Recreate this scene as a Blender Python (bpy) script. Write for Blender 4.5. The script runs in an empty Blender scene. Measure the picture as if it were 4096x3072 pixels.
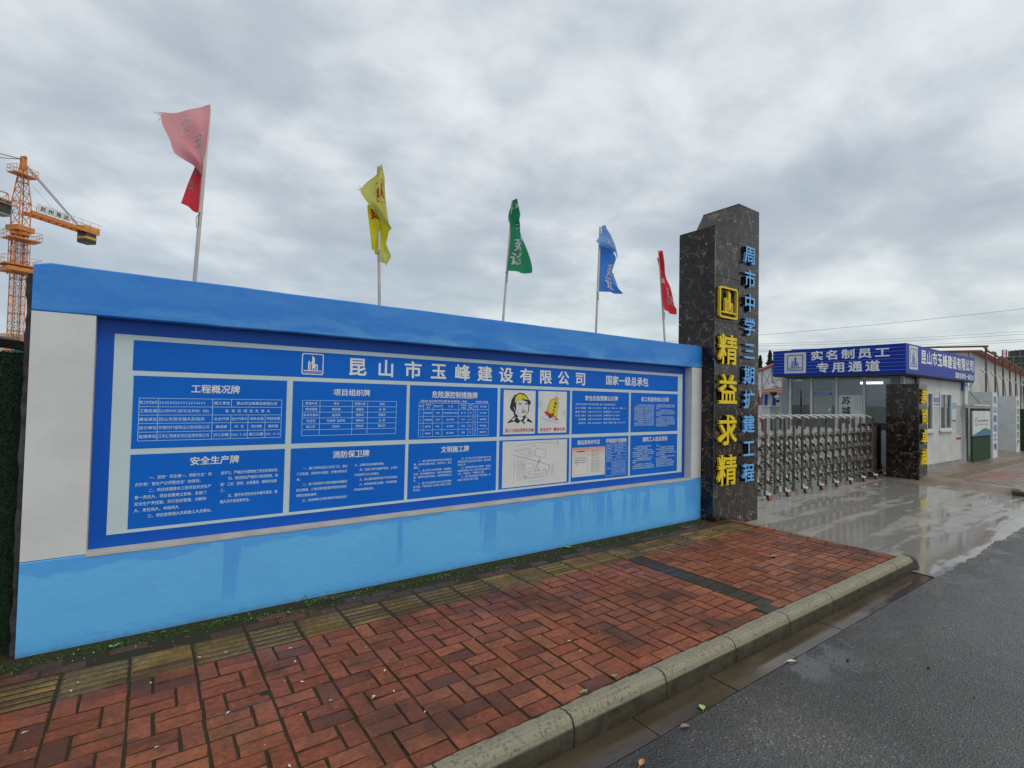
import bpy, math, random
from mathutils import Vector, Matrix, noise as mnoise
R = math.radians
random.seed(7)
SC = bpy.context.scene
COL = SC.collection

# ------------------------------------------------------------------ camera
FL, YAW, PIT, ROL = 2024.32, R(35.608), R(1.642), R(1.158)
fw = Vector((math.sin(YAW)*math.cos(PIT), math.cos(YAW)*math.cos(PIT), math.sin(PIT)))
r0 = Vector((math.cos(YAW), -math.sin(YAW), 0)); u0 = r0.cross(fw)
rt = r0*math.cos(ROL)+u0*math.sin(ROL); up = -r0*math.sin(ROL)+u0*math.cos(ROL)
cd = bpy.data.cameras.new('camera'); cam = bpy.data.objects.new('camera', cd); COL.objects.link(cam)
cd.sensor_width = 36; cd.lens = 36*FL/4096; cd.clip_start = .05; cd.clip_end = 6000
mw = Matrix((rt, up, -fw)).transposed().to_4x4(); mw.translation = Vector((0, 0, 1.6)); cam.matrix_world = mw
SC.camera = cam
SC.view_settings.view_transform = 'Standard'; SC.view_settings.look = 'None'
SC.view_settings.exposure = .12; SC.view_settings.gamma = 1; SC.view_settings.use_curve_mapping = False

# ------------------------------------------------------------------ node helper
class NT:
    def __init__(s, t): s.t = t; t.nodes.clear()
    def n(s, ty, ins=None, **kw):
        nd = s.t.nodes.new(ty)
        for k, v in kw.items(): setattr(nd, k, v)
        for k, v in (ins or {}).items(): s.set(nd.inputs[k], v)
        return nd
    def set(s, sock, v):
        if isinstance(v, bpy.types.NodeSocket): s.t.links.new(v, sock)
        elif isinstance(v, bpy.types.Node): s.t.links.new(v.outputs[0], sock)
        elif isinstance(v, tuple) and len(v) == 3 and sock.type == 'RGBA': sock.default_value = (*v, 1)
        else: sock.default_value = v
    def math(s, op, a, b=0.0, c=0.0, clamp=False):
        return s.n('ShaderNodeMath', {0: a, 1: b, 2: c}, operation=op, use_clamp=clamp).outputs[0]
    def mix(s, f, a, b, bt='MIX'):
        m = s.n('ShaderNodeMix', data_type='RGBA', blend_type=bt)
        s.set(m.inputs[0], f); s.set(m.inputs[6], a); s.set(m.inputs[7], b)
        return m.outputs[2]
    def fmix(s, f, a, b):
        m = s.n('ShaderNodeMix', data_type='FLOAT')
        s.set(m.inputs[0], f); s.set(m.inputs[2], a); s.set(m.inputs[3], b)
        return m.outputs[0]
    def noise(s, vec, scale=5, detail=6, rough=.55, dist=0, out=0):
        return s.n('ShaderNodeTexNoise', {'Vector': vec, 'Scale': scale, 'Detail': detail, 'Roughness': rough, 'Distortion': dist}).outputs[out]
    def vor(s, vec, scale=5, feature='F1', out=0, rnd=1.0):
        return s.n('ShaderNodeTexVoronoi', {'Vector': vec, 'Scale': scale, 'Randomness': rnd}, feature=feature).outputs[out]
    def ramp(s, f, lo, hi, a=0.0, b=1.0):
        return s.n('ShaderNodeMapRange', {0: f, 1: lo, 2: hi, 3: a, 4: b}, clamp=True).outputs[0]
    def scale(s, v, sc, loc=(0, 0, 0)):
        return s.n('ShaderNodeMapping', {'Vector': v, 'Scale': sc, 'Location': loc}).outputs[0]
    def bump(s, h, strength=.3, dist=.01, normal=None):
        b = s.n('ShaderNodeBump', {'Height': h, 'Strength': strength, 'Distance': dist})
        if normal is not None: s.set(b.inputs['Normal'], normal)
        return b.outputs[0]

# ------------------------------------------------------------------ world: overcast sky
w = bpy.data.worlds.new('World'); SC.world = w; w.use_nodes = True
T = NT(w.node_tree)
SUN_EL, SUN_AZ = R(52), R(165)
sky = T.n('ShaderNodeTexSky', sky_type='NISHITA', sun_disc=False, sun_elevation=SUN_EL, sun_rotation=SUN_AZ, air_density=1.5, dust_density=3.0)
tc = T.n('ShaderNodeTexCoord').outputs['Generated']
sep = T.n('ShaderNodeSeparateXYZ', {0: tc})
zz = T.math('ADD', T.math('MAXIMUM', sep.outputs[2], 0.0), .24)
pl = T.n('ShaderNodeCombineXYZ', {0: T.math('DIVIDE', sep.outputs[0], zz), 1: T.math('DIVIDE', sep.outputs[1], zz), 2: 0.0}).outputs[0]
rotp = T.n('ShaderNodeMapping', {'Vector': pl, 'Rotation': (0, 0, R(22)), 'Scale': (.95, 1.05, 1), 'Location': (1.7, .4, 0)}).outputs[0]
n1 = T.noise(rotp, 1.45, 7, .52, .15)
n2 = T.noise(rotp, 3.2, 8, .55, .25)
n3 = T.noise(T.scale(pl, (1, 1, 1), (5, 3, 0)), .42, 3, .5)
cl = T.math('ADD', T.math('ADD', T.math('MULTIPLY', n1, .46), T.math('MULTIPLY', n2, .34)), T.math('MULTIPLY', n3, .40))
cl = T.math('ADD', cl, T.ramp(sep.outputs[0], .1, .95, -.035, .045))
f = T.ramp(cl, .47, .74)
cr = T.n('ShaderNodeValToRGB', {0: f}); e = cr.color_ramp; e.interpolation = 'B_SPLINE'
e.elements[0].position = 0; e.elements[0].color = (.365, .425, .490, 1)
e.elements[1].position = 1; e.elements[1].color = (.87, .89, .90, 1)
x = e.elements.new(.38); x.color = (.475, .535, .595, 1)
x = e.elements.new(.66); x.color = (.66, .705, .74, 1)
hor = T.ramp(sep.outputs[2], .0, .30, 1, 0)
hc = T.mix(T.ramp(sep.outputs[0], .0, .9), (5.2, 6.4, 7.6), (6.4, 7.3, 7.2))
crx = T.n('ShaderNodeVectorMath', {0: cr.outputs[0], 3: 10.2}, operation='SCALE').outputs[0]
c2 = T.mix(T.math('MULTIPLY', hor, .55), crx, hc)
c3 = T.mix(.90, sky, c2)
bg = T.n('ShaderNodeBackground', {'Color': c3, 'Strength': .10})
wo = T.n('ShaderNodeOutputWorld', {'Surface': bg.outputs[0]})

sl = bpy.data.lights.new('sun', 'SUN'); sl.energy = .9; sl.angle = R(28); sl.color = (1, .96, .9)
so = bpy.data.objects.new('sun', sl); COL.objects.link(so)
sd = Vector((math.sin(SUN_AZ)*math.cos(SUN_EL), math.cos(SUN_AZ)*math.cos(SUN_EL), math.sin(SUN_EL)))
so.rotation_euler = sd.to_track_quat('Z', 'Y').to_euler()

# ------------------------------------------------------------------ materials
MATS = {}
def newmat(name):
    m = bpy.data.materials.new(name); m.use_nodes = True; MATS[name] = m
    t = NT(m.node_tree); out = t.n('ShaderNodeOutputMaterial')
    b = t.n('ShaderNodeBsdfPrincipled'); t.t.links.new(b.outputs[0], out.inputs[0])
    t.b = b; t.o = out; t.P = t.n('ShaderNodeNewGeometry').outputs['Position']
    return m, t
def M(name, col, col2=None, scale=4, lo=.4, hi=.62, rough=.6, rough2=None, metal=0, bump=0, bscale=40, spec=.5, obj=0.0, vscale=(1, 1, 1), detail=6, fine=.0):
    m, t = newmat(name)
    v = t.scale(t.P, vscale)
    c = col
    fa = t.ramp(t.noise(v, scale, detail), lo, hi)
    if col2: c = t.mix(fa, col, col2)
    if fine:
        g = t.ramp(t.noise(t.P, 160, 3), .3, .7, 1-fine, 1+fine)
        c = t.mix(1.0, c, t.n('ShaderNodeCombineColor', {0: g, 1: g, 2: g}).outputs[0], 'MULTIPLY')
    if obj:
        r = t.n('ShaderNodeObjectInfo').outputs['Random']
        g = t.ramp(r, 0, 1, 1-obj, 1+obj)
        c = t.mix(1.0, c, t.n('ShaderNodeCombineColor', {0: g, 1: g, 2: g}).outputs[0], 'MULTIPLY')
    t.set(t.b.inputs['Base Color'], c)
    t.set(t.b.inputs['Roughness'], t.fmix(fa, rough, rough2) if rough2 is not None else rough)
    t.b.inputs['Metallic'].default_value = metal
    t.b.inputs['Specular IOR Level'].default_value = spec
    if bump: t.set(t.b.inputs['Normal'], t.bump(t.noise(t.P, bscale, 5), bump, .01))
    return m

WHITE = M('white_paint', (.72, .73, .70), (.65, .66, .63), 3, rough=.55, bump=.12, bscale=14, fine=.03)
def painted(name, base, pale, kind):
    m, t = newmat(name)
    sx = t.n('ShaderNodeSeparateXYZ', {0: t.P}); X, Z = sx.outputs[0], sx.outputs[2]
    if kind == 'plinth':
        # runs of darker paint coming down from the sill, and a dirty splash line at the foot
        col1 = t.noise(t.n('ShaderNodeCombineXYZ', {0: X, 1: 0.0, 2: t.math('MULTIPLY', Z, .10)}).outputs[0], 3.1, 4, .62, .25)
        wob = t.noise(t.P, 3.5, 5)
        thr = t.ramp(X, .6, 4.6, .615, .50)
        run = t.ramp(t.math('SUBTRACT', col1, thr), .0, .035, 0, .85)
        down = t.ramp(t.math('ADD', Z, t.math('MULTIPLY', wob, .30)), .18, .50)
        topb = t.ramp(t.math('ADD', Z, t.math('ADD', t.math('MULTIPLY', wob, .05), t.math('MULTIPLY', t.noise(t.scale(t.P, (1, 1, .2)), 2.2, 4), .30))), .655, .672)
        foot = t.ramp(t.math('ADD', Z, t.math('MULTIPLY', t.noise(t.P, 3, 6, .6), .16)), .19, .13)
        fk = t.math('MAXIMUM', t.math('MULTIPLY', topb, .72), t.math('MAXIMUM', t.math('MULTIPLY', run, down), t.math('MULTIPLY', foot, .35)), clamp=True)
        c = t.mix(fk, pale, base)
        c = t.mix(t.ramp(t.noise(t.P, 1.3, 5), .3, .7, 0, .28), c, (.10, .40, .80))
        sp = t.math('MULTIPLY', t.ramp(t.vor(t.scale(t.P, (1, 1, 1)), 3.4), .045, .03), t.ramp(t.noise(t.P, 2), .5, .6))
        c = t.mix(t.math('MULTIPLY', sp, .6), c, (.05, .22, .40))
        grime = t.ramp(t.math('ADD', Z, t.math('MULTIPLY', t.noise(t.P, 18, 6), .07)), .075, .035)
        c = t.mix(t.math('MULTIPLY', grime, .55), c, (.10, .19, .20))
    else:
        st = t.noise(t.scale(t.P, (.7, 1, 2.6)), 2.4, 7, .6, .4)
        fade = t.math('MULTIPLY', t.ramp(st, .44, .60), t.ramp(X, -.4, 2.2, .45, 1))
        low = t.ramp(t.math('ADD', Z, t.math('MULTIPLY', st, .25)), 2.37, 2.24)
        fk = t.math('MULTIPLY', fade, t.math('ADD', t.math('MULTIPLY', low, .6), .3), clamp=True)
        c = t.mix(fk, base, pale)
        dots = t.math('MULTIPLY', t.ramp(t.noise(t.P, 55, 3), .68, .74), .35)
        c = t.mix(dots, c, (.015, .10, .28))
    t.set(t.b.inputs['Base Color'], c); t.b.inputs['Roughness'].default_value = .5
    hh = t.math('ADD', t.math('MULTIPLY', t.noise(t.P, 5, 5), 1.0), t.math('MULTIPLY', t.noise(t.P, 60, 4), .12))
    t.set(t.b.inputs['Normal'], t.bump(hh, .40, .02))
    return m
PLINTH = painted('plinth_paint', (.080, .370, .88), (.145, .53, .93), 'plinth')
BEAM = painted('beam_paint', (.030, .235, .71), (.115, .40, .78), 'beam')
SILL = M('sill_paint', (.60, .55, .46), (.50, .46, .39), 5, rough=.6, bump=.1)
DARKRENDER = M('rough_render', (.035, .03, .035), (.08, .075, .07), 12, rough=.9, bump=.6, bscale=25)
VBLUE = M('print_blue', (.003, .150, .66), (.003, .135, .60), 1.5, rough=.5, bump=.05, bscale=9, fine=.02, spec=.2)
VBLUE2 = M('print_border_blue', (.003, .105, .56), (.003, .095, .50), 1.5, rough=.36, bump=.30, bscale=4, spec=.3)
VWHITE = M('print_white', (.60, .72, .73), (.55, .67, .68), 2, rough=.4, bump=.2, bscale=4)
INKW = M('ink_white', (.84, .85, .80), rough=.45)
LETW = M('white_letter', (.86, .87, .87), rough=.5)
INKL = M('ink_pale', (.60, .80, .95), rough=.5)
INKLINE = M('ink_line', (.42, .70, .92), rough=.5)
PAPER = M('print_paper', (.74, .75, .72), (.69, .70, .67), 3, rough=.45)
PAPERW = M('paper_white', (.70, .71, .69), (.62, .63, .61), 4, rough=.6)
INKK = M('ink_black', (.015, .015, .016), rough=.5)
INKG = M('ink_grey', (.22, .22, .22), rough=.5)
INKR = M('ink_red', (.62, .02, .03), rough=.5)
INKY = M('ink_yellow', (.72, .62, .05), rough=.5)
INKO = M('ink_orange', (.72, .42, .05), rough=.5)
CERT = M('certificate_pale', (.72, .62, .57), rough=.5)
CERT2 = M('certificate_pink', (.72, .47, .41), rough=.5)
CERT3 = M('certificate_rose', (.70, .35, .29), rough=.5)
LETY = M('yellow_plastic', (.90, .66, .02), (.84, .60, .018), 5, rough=.45, spec=.3)
LETB = M('pale_blue_plastic', (.18, .48, .88), (.16, .44, .82), 5, rough=.45, spec=.3)
STEEL = M('stainless_steel', (.22, .18, .15), (.10, .082, .068), 6, rough=.20, rough2=.34, metal=1, bump=.03, bscale=30, vscale=(3, 3, .6))
STEELW = M('bright_steel', (.80, .79, .74), (.60, .58, .54), 6, rough=.40, metal=.45)
BLACKP = M('black_plastic', (.015, .015, .017), (.03, .03, .03), 8, rough=.35)
ORANGEP = M('orange_plastic', (.62, .14, .03), rough=.45)
POLE = M('bamboo_grey_pole', (.58, .55, .50), (.44, .41, .37), 8, rough=.55, vscale=(1, 1, .3))
PVCW = M('white_metal', (.66, .67, .65), (.57, .58, .56), 4, rough=.4, fine=.02)
GREYM = M('grey_frame', (.30, .33, .33), (.24, .27, .27), 4, rough=.4)
NAVY = M('navy_fascia', (.006, .040, .40), (.005, .035, .35), 2, rough=.5, bump=.05, bscale=6, spec=.15)
NAVY2 = M('navy_sheet', (.005, .038, .36), (.004, .034, .32), 2, rough=.45, bump=.12, bscale=3, spec=.2)
WALLP = M('sandwich_panel', (.64, .65, .62), (.55, .56, .53), 2.2, rough=.5, bump=.06, bscale=8, fine=.03)
CONC = M('dry_concrete', (.33, .32, .29), (.22, .21, .19), 5, rough=.85, bump=.25, bscale=50)
SOIL = M('joint_soil', (.045, .033, .020), (.035, .040, .016), 9, rough=.9, spec=.2, bump=.6, bscale=70)
ROOFR = M('red_roof', (.50, .07, .06), (.40, .05, .05), 4, rough=.5)
RUST = M('rusty_tube', (.22, .12, .055), (.12, .07, .045), 9, rough=.7)
BLUEP = M('blue_paint', (.015, .11, .50), (.012, .09, .42), 4, rough=.4)
CREAM = M('cream_render', (.55, .49, .38), (.48, .43, .34), 2, rough=.8)
CRANEO = M('crane_orange', (.74, .27, .05), (.52, .15, .03), 6, rough=.5)
CRANER = M('crane_red', (.50, .09, .05), rough=.5)
CRANEY = M('crane_yellow', (.72, .38, .04), (.58, .28, .03), 6, rough=.5)
TARP = M('teal_net', (.01, .22, .19), (.01, .15, .13), 8, rough=.6)
HOSE = M('black_hose', (.012, .012, .013), rough=.35)
NET = M('green_net', (.045, .075, .06), (.11, .13, .11), 1.2, rough=.9, vscale=(1, 1, .25))
PINKM = M('pink_metal', (.40, .12, .18), rough=.6)
DARK = M('dark_room', (.05, .055, .06), (.035, .04, .042), 2, rough=.7)
ROOMW = M('room_wall', (.48, .50, .49), (.40, .42, .41), 1.5, rough=.7)
WIRE = M('wire_black', (.10, .11, .12), rough=.6)
LEAFG = M('leaf_pale_green', (.42, .55, .20), rough=.5)
LEAFO = M('leaf_orange', (.60, .20, .06), (.65, .30, .10), 60, rough=.45)
LEAFB = M('leaf_brown', (.30, .19, .16), rough=.55)
PETAL = M('petal_cream', (.70, .66, .52), rough=.6)
WEED = M('weed_green', (.15, .34, .07), (.24, .42, .10), 20, rough=.5)
TREE = M('tree_leaf', (.03, .07, .025), (.06, .11, .035), 3, rough=.7)
BARK = M('bark', (.08, .06, .04), rough=.9)
SKIN = PAPER

def moss_mat():
    m, t = newmat('moss')
    n = t.noise(t.P, 22, 5)
    c = t.mix(t.ramp(n, .35, .65), (.015, .045, .006), (.085, .20, .018))
    t.set(t.b.inputs['Base Color'], c); t.b.inputs['Roughness'].default_value = .85
    return m
MOSS = moss_mat()

def grass_mat(name, g1, g2):
    m, t = newmat(name)
    v = t.scale(t.P, (1, 1, 1))
    n = t.noise(v, 90, 4, .7)
    c = t.mix(t.ramp(n, .35, .65), g1, g2)
    c = t.mix(t.ramp(t.noise(t.P, 5, 4), .4, .7, 0, .4), c, (.006, .018, .010))
    t.set(t.b.inputs['Base Color'], c); t.b.inputs['Roughness'].default_value = .9
    t.set(t.b.inputs['Normal'], t.bump(t.noise(t.P, 140, 3, .8), .8, .02))
    return m
TURF_SHADE = grass_mat('shade_artificial_grass', (.006, .022, .010), (.022, .070, .024))  # fence turf: shade painted into the colour, same grass as the boxes
TURF_LIT = grass_mat('lit_artificial_grass', (.020, .060, .022), (.050, .115, .045))  # same grass in a lighter, lit colour for the boxes and some fence blades

def granite():
    m, t = newmat('brown_granite')
    pos = t.P
    d = t.n('ShaderNodeVectorMath', {0: t.noise(pos, 3.4, 5, .6, 0, 1), 1: (.5, .5, .5)}, operation='SUBTRACT').outputs[0]
    d2 = t.n('ShaderNodeVectorMath', {0: d, 3: .55}, operation='SCALE').outputs[0]
    pv = t.n('ShaderNodeVectorMath', {0: pos, 1: d2}, operation='ADD').outputs[0]
    pv = t.scale(pv, (1, 1, .72))
    v1 = t.vor(pv, 5.2, 'DISTANCE_TO_EDGE')
    v2 = t.vor(pv, 13, 'DISTANCE_TO_EDGE')
    mk = t.ramp(t.noise(pos, 4.5, 5, .6), .44, .64)
    vein1 = t.math('MULTIPLY', t.ramp(v1, .020, .004), t.ramp(t.noise(pos, 9, 4), .38, .6))
    vein2 = t.math('MULTIPLY', t.math('MULTIPLY', t.ramp(v2, .032, .004), mk), t.ramp(t.noise(pos, 15, 4), .42, .62))
    base = t.mix(t.ramp(t.noise(pos, 11, 6, .65), .35, .7), (.0035, .003, .003), (.020, .013, .009))
    base = t.mix(t.math('MULTIPLY', mk, .28), base, (.050, .026, .015))
    c = t.mix(t.math('MULTIPLY', vein2, .95), base, (.36, .19, .10))
    c = t.mix(t.math('MULTIPLY', vein1, .9), c, (.45, .34, .25))
    fl = t.math('MULTIPLY', t.ramp(t.vor(t.scale(pos, (1, 1, .6)), 16, 'F1'), .15, .10), t.ramp(t.noise(t.scale(pos, (1, 1, 1), (3, 1, 2)), 13, 3), .56, .60))
    c = t.mix(fl, c, (.72, .62, .54))
    t.set(t.b.inputs['Base Color'], c)
    t.set(t.b.inputs['Roughness'], t.ramp(t.noise(pos, 5, 5), .3, .7, .10, .22))
    t.b.inputs['Specular IOR Level'].default_value = .42
    return m
GRANITE = granite()

def brick_mat(name, a, b, c_, dark, wet=.0):
    m, t = newmat(name)
    oi = t.n('ShaderNodeObjectInfo').outputs['Random']
    ri = t.n('ShaderNodeNewGeometry').outputs['Random Per Island']
    rr = t.math('FRACT', t.math('ADD', t.math('MULTIPLY', oi, 7.31), t.math('MULTIPLY', ri, 5.17)))
    cr = t.n('ShaderNodeValToRGB', {0: rr}); e = cr.color_ramp
    e.elements[0].position = 0; e.elements[0].color = (*a, 1)
    e.elements[1].position = 1; e.elements[1].color = (*b, 1)
    x = e.elements.new(.5); x.color = (*c_, 1)
    col = cr.outputs[0]
    n = t.noise(t.P, 7, 6, .65)
    col = t.mix(t.ramp(n, .42, .72, 0, .55), col, dark)                      # blotches
    mo_ = t.noise(t.P, 34, 6, .7); col = t.mix(t.ramp(mo_, .50, .66, 0, .55), col, dark); col = t.mix(t.ramp(mo_, .46, .34, 0, .35), col, tuple(min(1, q*1.5) for q in b))
    odd = t.math('GREATER_THAN', t.math('FRACT', t.math('MULTIPLY', rr, 13.7)), .91)
    col = t.mix(t.math('MULTIPLY', odd, .58), col, (.060, .030, .024))
    big = t.ramp(t.noise(t.P, 1.35, 5, .62, .3), .49, .66)
    col = t.mix(t.math('MULTIPLY', big, .74), col, (.045, .026, .020))         # damp dark stains over many bricks
    grn = t.ramp(t.noise(t.scale(t.P, (1, 1, 1), (4, 8, 1)), 2.6, 5, .6), .52, .72)
    col = t.mix(t.math('MULTIPLY', grn, .42), col, (.085, .062, .026))        # algae film
    wear = t.math('MULTIPLY', t.ramp(t.noise(t.P, 5.5, 6, .7), .66, .76), t.ramp(t.noise(t.P, 60, 3), .4, .6))
    col = t.mix(t.math('MULTIPLY', wear, .7), col, (.42, .30, .25))
    sp = t.math('MULTIPLY', t.ramp(t.vor(t.P, 75), .18, .10), t.ramp(t.noise(t.P, 9, 3), .45, .6))
    col = t.mix(t.math('MULTIPLY', sp, .7), col, (.03, .015, .012))
    t.set(t.b.inputs['Base Color'], col)
    t.set(t.b.inputs['Roughness'], t.ramp(t.noise(t.P, 2.2, 5), .38, .62, .42, .78)); t.b.inputs['Specular IOR Level'].default_value = .34
    h = t.math('ADD', t.noise(t.P, 30, 5, .6), t.math('MULTIPLY', t.noise(t.P, 170, 3), .35))
    t.set(t.b.inputs['Normal'], t.bump(h, .45, .006))
    return m
BRICK = brick_mat('red_paver', (.25, .064, .026), (.37, .118, .050), (.30, .083, .035), (.070, .033, .018))
EDGE = M('paver_edge', (.15, .050, .028), (.050, .028, .016), 12, rough=.9, spec=.1)
BRICKD = brick_mat('dark_paver', (.035, .034, .030), (.050, .046, .038), (.042, .042, .034), (.020, .020, .016))
BRICKM = brick_mat('mossy_paver', (.10, .042, .020), (.21, .065, .030), (.08, .050, .020), (.025, .026, .010))
TACT = brick_mat('yellow_tactile', (.20, .120, .028), (.31, .185, .042), (.12, .080, .022), (.035, .028, .012))

def kerb_mat():
    m, t = newmat('kerb_stone')
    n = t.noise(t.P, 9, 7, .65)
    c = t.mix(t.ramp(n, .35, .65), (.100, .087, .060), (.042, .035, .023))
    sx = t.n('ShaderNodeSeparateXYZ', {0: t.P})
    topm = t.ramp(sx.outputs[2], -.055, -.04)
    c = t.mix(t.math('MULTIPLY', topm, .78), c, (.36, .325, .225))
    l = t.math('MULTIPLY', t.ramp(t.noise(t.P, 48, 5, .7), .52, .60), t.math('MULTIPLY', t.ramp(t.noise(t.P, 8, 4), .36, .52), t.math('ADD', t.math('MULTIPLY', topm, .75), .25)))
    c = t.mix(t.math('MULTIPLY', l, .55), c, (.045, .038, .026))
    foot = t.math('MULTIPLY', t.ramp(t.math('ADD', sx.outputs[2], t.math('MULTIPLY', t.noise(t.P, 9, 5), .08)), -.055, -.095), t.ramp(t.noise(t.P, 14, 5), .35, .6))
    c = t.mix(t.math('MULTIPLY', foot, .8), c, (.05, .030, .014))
    t.set(t.b.inputs['Base Color'], c); t.b.inputs['Roughness'].default_value = .7; t.b.inputs['Specular IOR Level'].default_value = .25
    t.set(t.b.inputs['Normal'], t.bump(t.noise(t.P, 60, 6, .7), .7, .008))
    return m
KERB = kerb_mat()

def asphalt():
    m, t = newmat('wet_asphalt')
    v = t.vor(t.P, 95); n = t.noise(t.P, 180, 3, .6)
    st = t.vor(t.P, 95, 'F1', 1)
    g = t.n('ShaderNodeSeparateColor', {0: st}).outputs[0]
    c = t.mix(t.ramp(g, .0, 1), (.066, .063, .060), (.145, .138, .129))
    c = t.mix(t.math('MULTIPLY', t.math('GREATER_THAN', g, .955), .85), c, (.26, .25, .24))
    big = t.noise(t.P, 1.0, 5, .55)
    c = t.mix(t.ramp(big, .38, .66, 0, .45), c, (.045, .046, .047))
    pt = t.ramp(t.noise(t.scale(t.P, (.5, 1, 1), (2, 9, 0)), .8, 6, .6, .6), .47, .60)
    c = t.mix(t.math('MULTIPLY', pt, .45), c, (.035, .034, .033))
    sx = t.n('ShaderNodeSeparateXYZ', {0: t.P})
    near = t.ramp(t.math('ADD', sx.outputs[1], t.math('MULTIPLY', t.noise(t.P, 2.2, 5), .9)), 1.75, 2.05)   # wetter next to the gutter
    c = t.mix(t.math('MULTIPLY', near, .5), c, (.022, .022, .020))
    t.set(t.b.inputs['Base Color'], c)
    film = t.ramp(t.noise(t.scale(t.P, (1, 1, 1), (9, 2, 0)), 2.4, 5, .6), .48, .60)
    filmn = t.math('MULTIPLY', film, near)
    rr = t.fmix(filmn, t.math('SUBTRACT', t.ramp(big, .35, .65, .42, .28), t.math('MULTIPLY', pt, .06)), .05)
    t.set(t.b.inputs['Roughness'], rr)
    h = t.math('ADD', t.math('MULTIPLY', v, 1.0), t.math('MULTIPLY', n, .5))
    b = t.n('ShaderNodeBump', {'Height': h, 'Distance': .006, 'Strength': t.fmix(filmn, .95, .12)})
    t.set(t.b.inputs['Normal'], b.outputs[0])
    return m
ASPH = asphalt()

def wetconc(name, base, base2, lo, hi, dirt, dark):
    m, t = newmat(name)
    st = t.noise(t.n('ShaderNodeMapping', {'Vector': t.P, 'Rotation': (0, 0, R(14)), 'Scale': (.16, 1.5, 1)}).outputs[0], 1.7, 6, .55, .35)     # puddles drawn out along the slope
    st2 = t.noise(t.scale(t.P, (.5, 1.4, 1), (3, 7, 0)), 3.5, 6, .6)
    pud = t.ramp(t.math('ADD', t.math('MULTIPLY', st, .7), t.math('MULTIPLY', st2, .3)), lo, hi)
    c = t.mix(t.ramp(t.noise(t.P, 4, 6, .6), .35, .7), base, base2)
    c = t.mix(t.math('MULTIPLY', t.ramp(t.noise(t.P, 1.1, 5), .45, .65), .5), c, dirt)
    c = t.mix(t.math('MULTIPLY', pud, .60), c, dark)
    t.set(t.b.inputs['Base Color'], c)
    t.set(t.b.inputs['Roughness'], t.fmix(pud, .24, .04))
    t.b.inputs['Specular IOR Level'].default_value = .6
    hb = t.math('ADD', t.noise(t.scale(t.P, (.6, 2, 1)), 10, 5, .6), t.math('MULTIPLY', t.noise(t.P, 130, 3), .3))
    b = t.n('ShaderNodeBump', {'Height': hb, 'Distance': .006, 'Strength': t.fmix(pud, .30, .05)})
    t.set(t.b.inputs['Normal'], b.outputs[0])
    return m
DRIVE = wetconc('wet_concrete', (.40, .385, .35), (.31, .295, .26), .455, .50, (.44, .37, .32), (.19, .18, .155))
GUTTER = wetconc('gutter_slab', (.11, .085, .052), (.075, .056, .034), .44, .52, (.050, .036, .020), (.055, .042, .024))

def glass():
    m, t = newmat('glass')
    t.b.inputs['Base Color'].default_value = (.72, .80, .80, 1)
    gl = t.n('ShaderNodeBsdfGlossy', {'Roughness': .02, 'Color': (.9, .95, .95)})
    tr = t.n('ShaderNodeBsdfTransparent', {'Color': (.84, .88, .88)})
    fr = t.n('ShaderNodeFresnel', {'IOR': 1.5}).outputs[0]
    mx = t.n('ShaderNodeMixShader', {0: t.math('ADD', fr, .04)}); t.set(mx.inputs[1], tr.outputs[0]); t.set(mx.inputs[2], gl.outputs[0])
    t.t.links.new(mx.outputs[0], t.o.inputs[0])
    return m
GLASS = glass()
def lampmat():
    m, t = newmat('lamp_diffuser')
    t.b.inputs['Base Color'].default_value = (.8, .8, .8, 1)
    t.b.inputs['Emission Color'].default_value = (1, 1, 1, 1); t.b.inputs['Emission Strength'].default_value = 1.8
    return m
LAMP = lampmat()
def cloth(name, a, b):
    m, t = newmat(name)
    n = t.noise(t.P, 3.5, 5, .6)
    c = t.mix(t.ramp(n, .35, .7), a, b)
    df = t.n('ShaderNodeBsdfDiffuse', {'Color': c}); tl = t.n('ShaderNodeBsdfTranslucent', {'Color': c})
    mx = t.n('ShaderNodeMixShader', {0: .5}); t.set(mx.inputs[1], df.outputs[0]); t.set(mx.inputs[2], tl.outputs[0])
    bn = t.bump(t.noise(t.scale(t.P, (3, 3, 1)), 6, 4), .25, .02); t.set(df.inputs['Normal'], bn)
    t.t.links.new(mx.outputs[0], t.o.inputs[0])
    return m
C_PINK = cloth('faded_pink_cloth', (.92, .46, .48), (.85, .36, .39))
C_RED = cloth('red_cloth', (.88, .075, .10), (.78, .06, .08))
C_YEL = cloth('yellow_cloth', (.72, .72, .20), (.64, .64, .14))
C_YEL2 = cloth('deep_yellow_cloth', (.74, .68, .04), (.66, .52, .03))
C_GRN = cloth('green_cloth', (.05, .36, .18), (.035, .27, .13))
C_BLU = cloth('blue_cloth', (.09, .28, .78), (.06, .22, .68))
C_BLU2 = cloth('pale_blue_cloth', (.28, .52, .90), (.22, .44, .82))
C_WHT = cloth('white_flag_print', (.85, .85, .85), (.78, .78, .78))
C_GRY = cloth('grey_flag_print', (.42, .38, .38), (.38, .35, .35))
C_REDP = cloth('red_flag_print', (.62, .07, .03), (.52, .05, .02))

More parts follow.
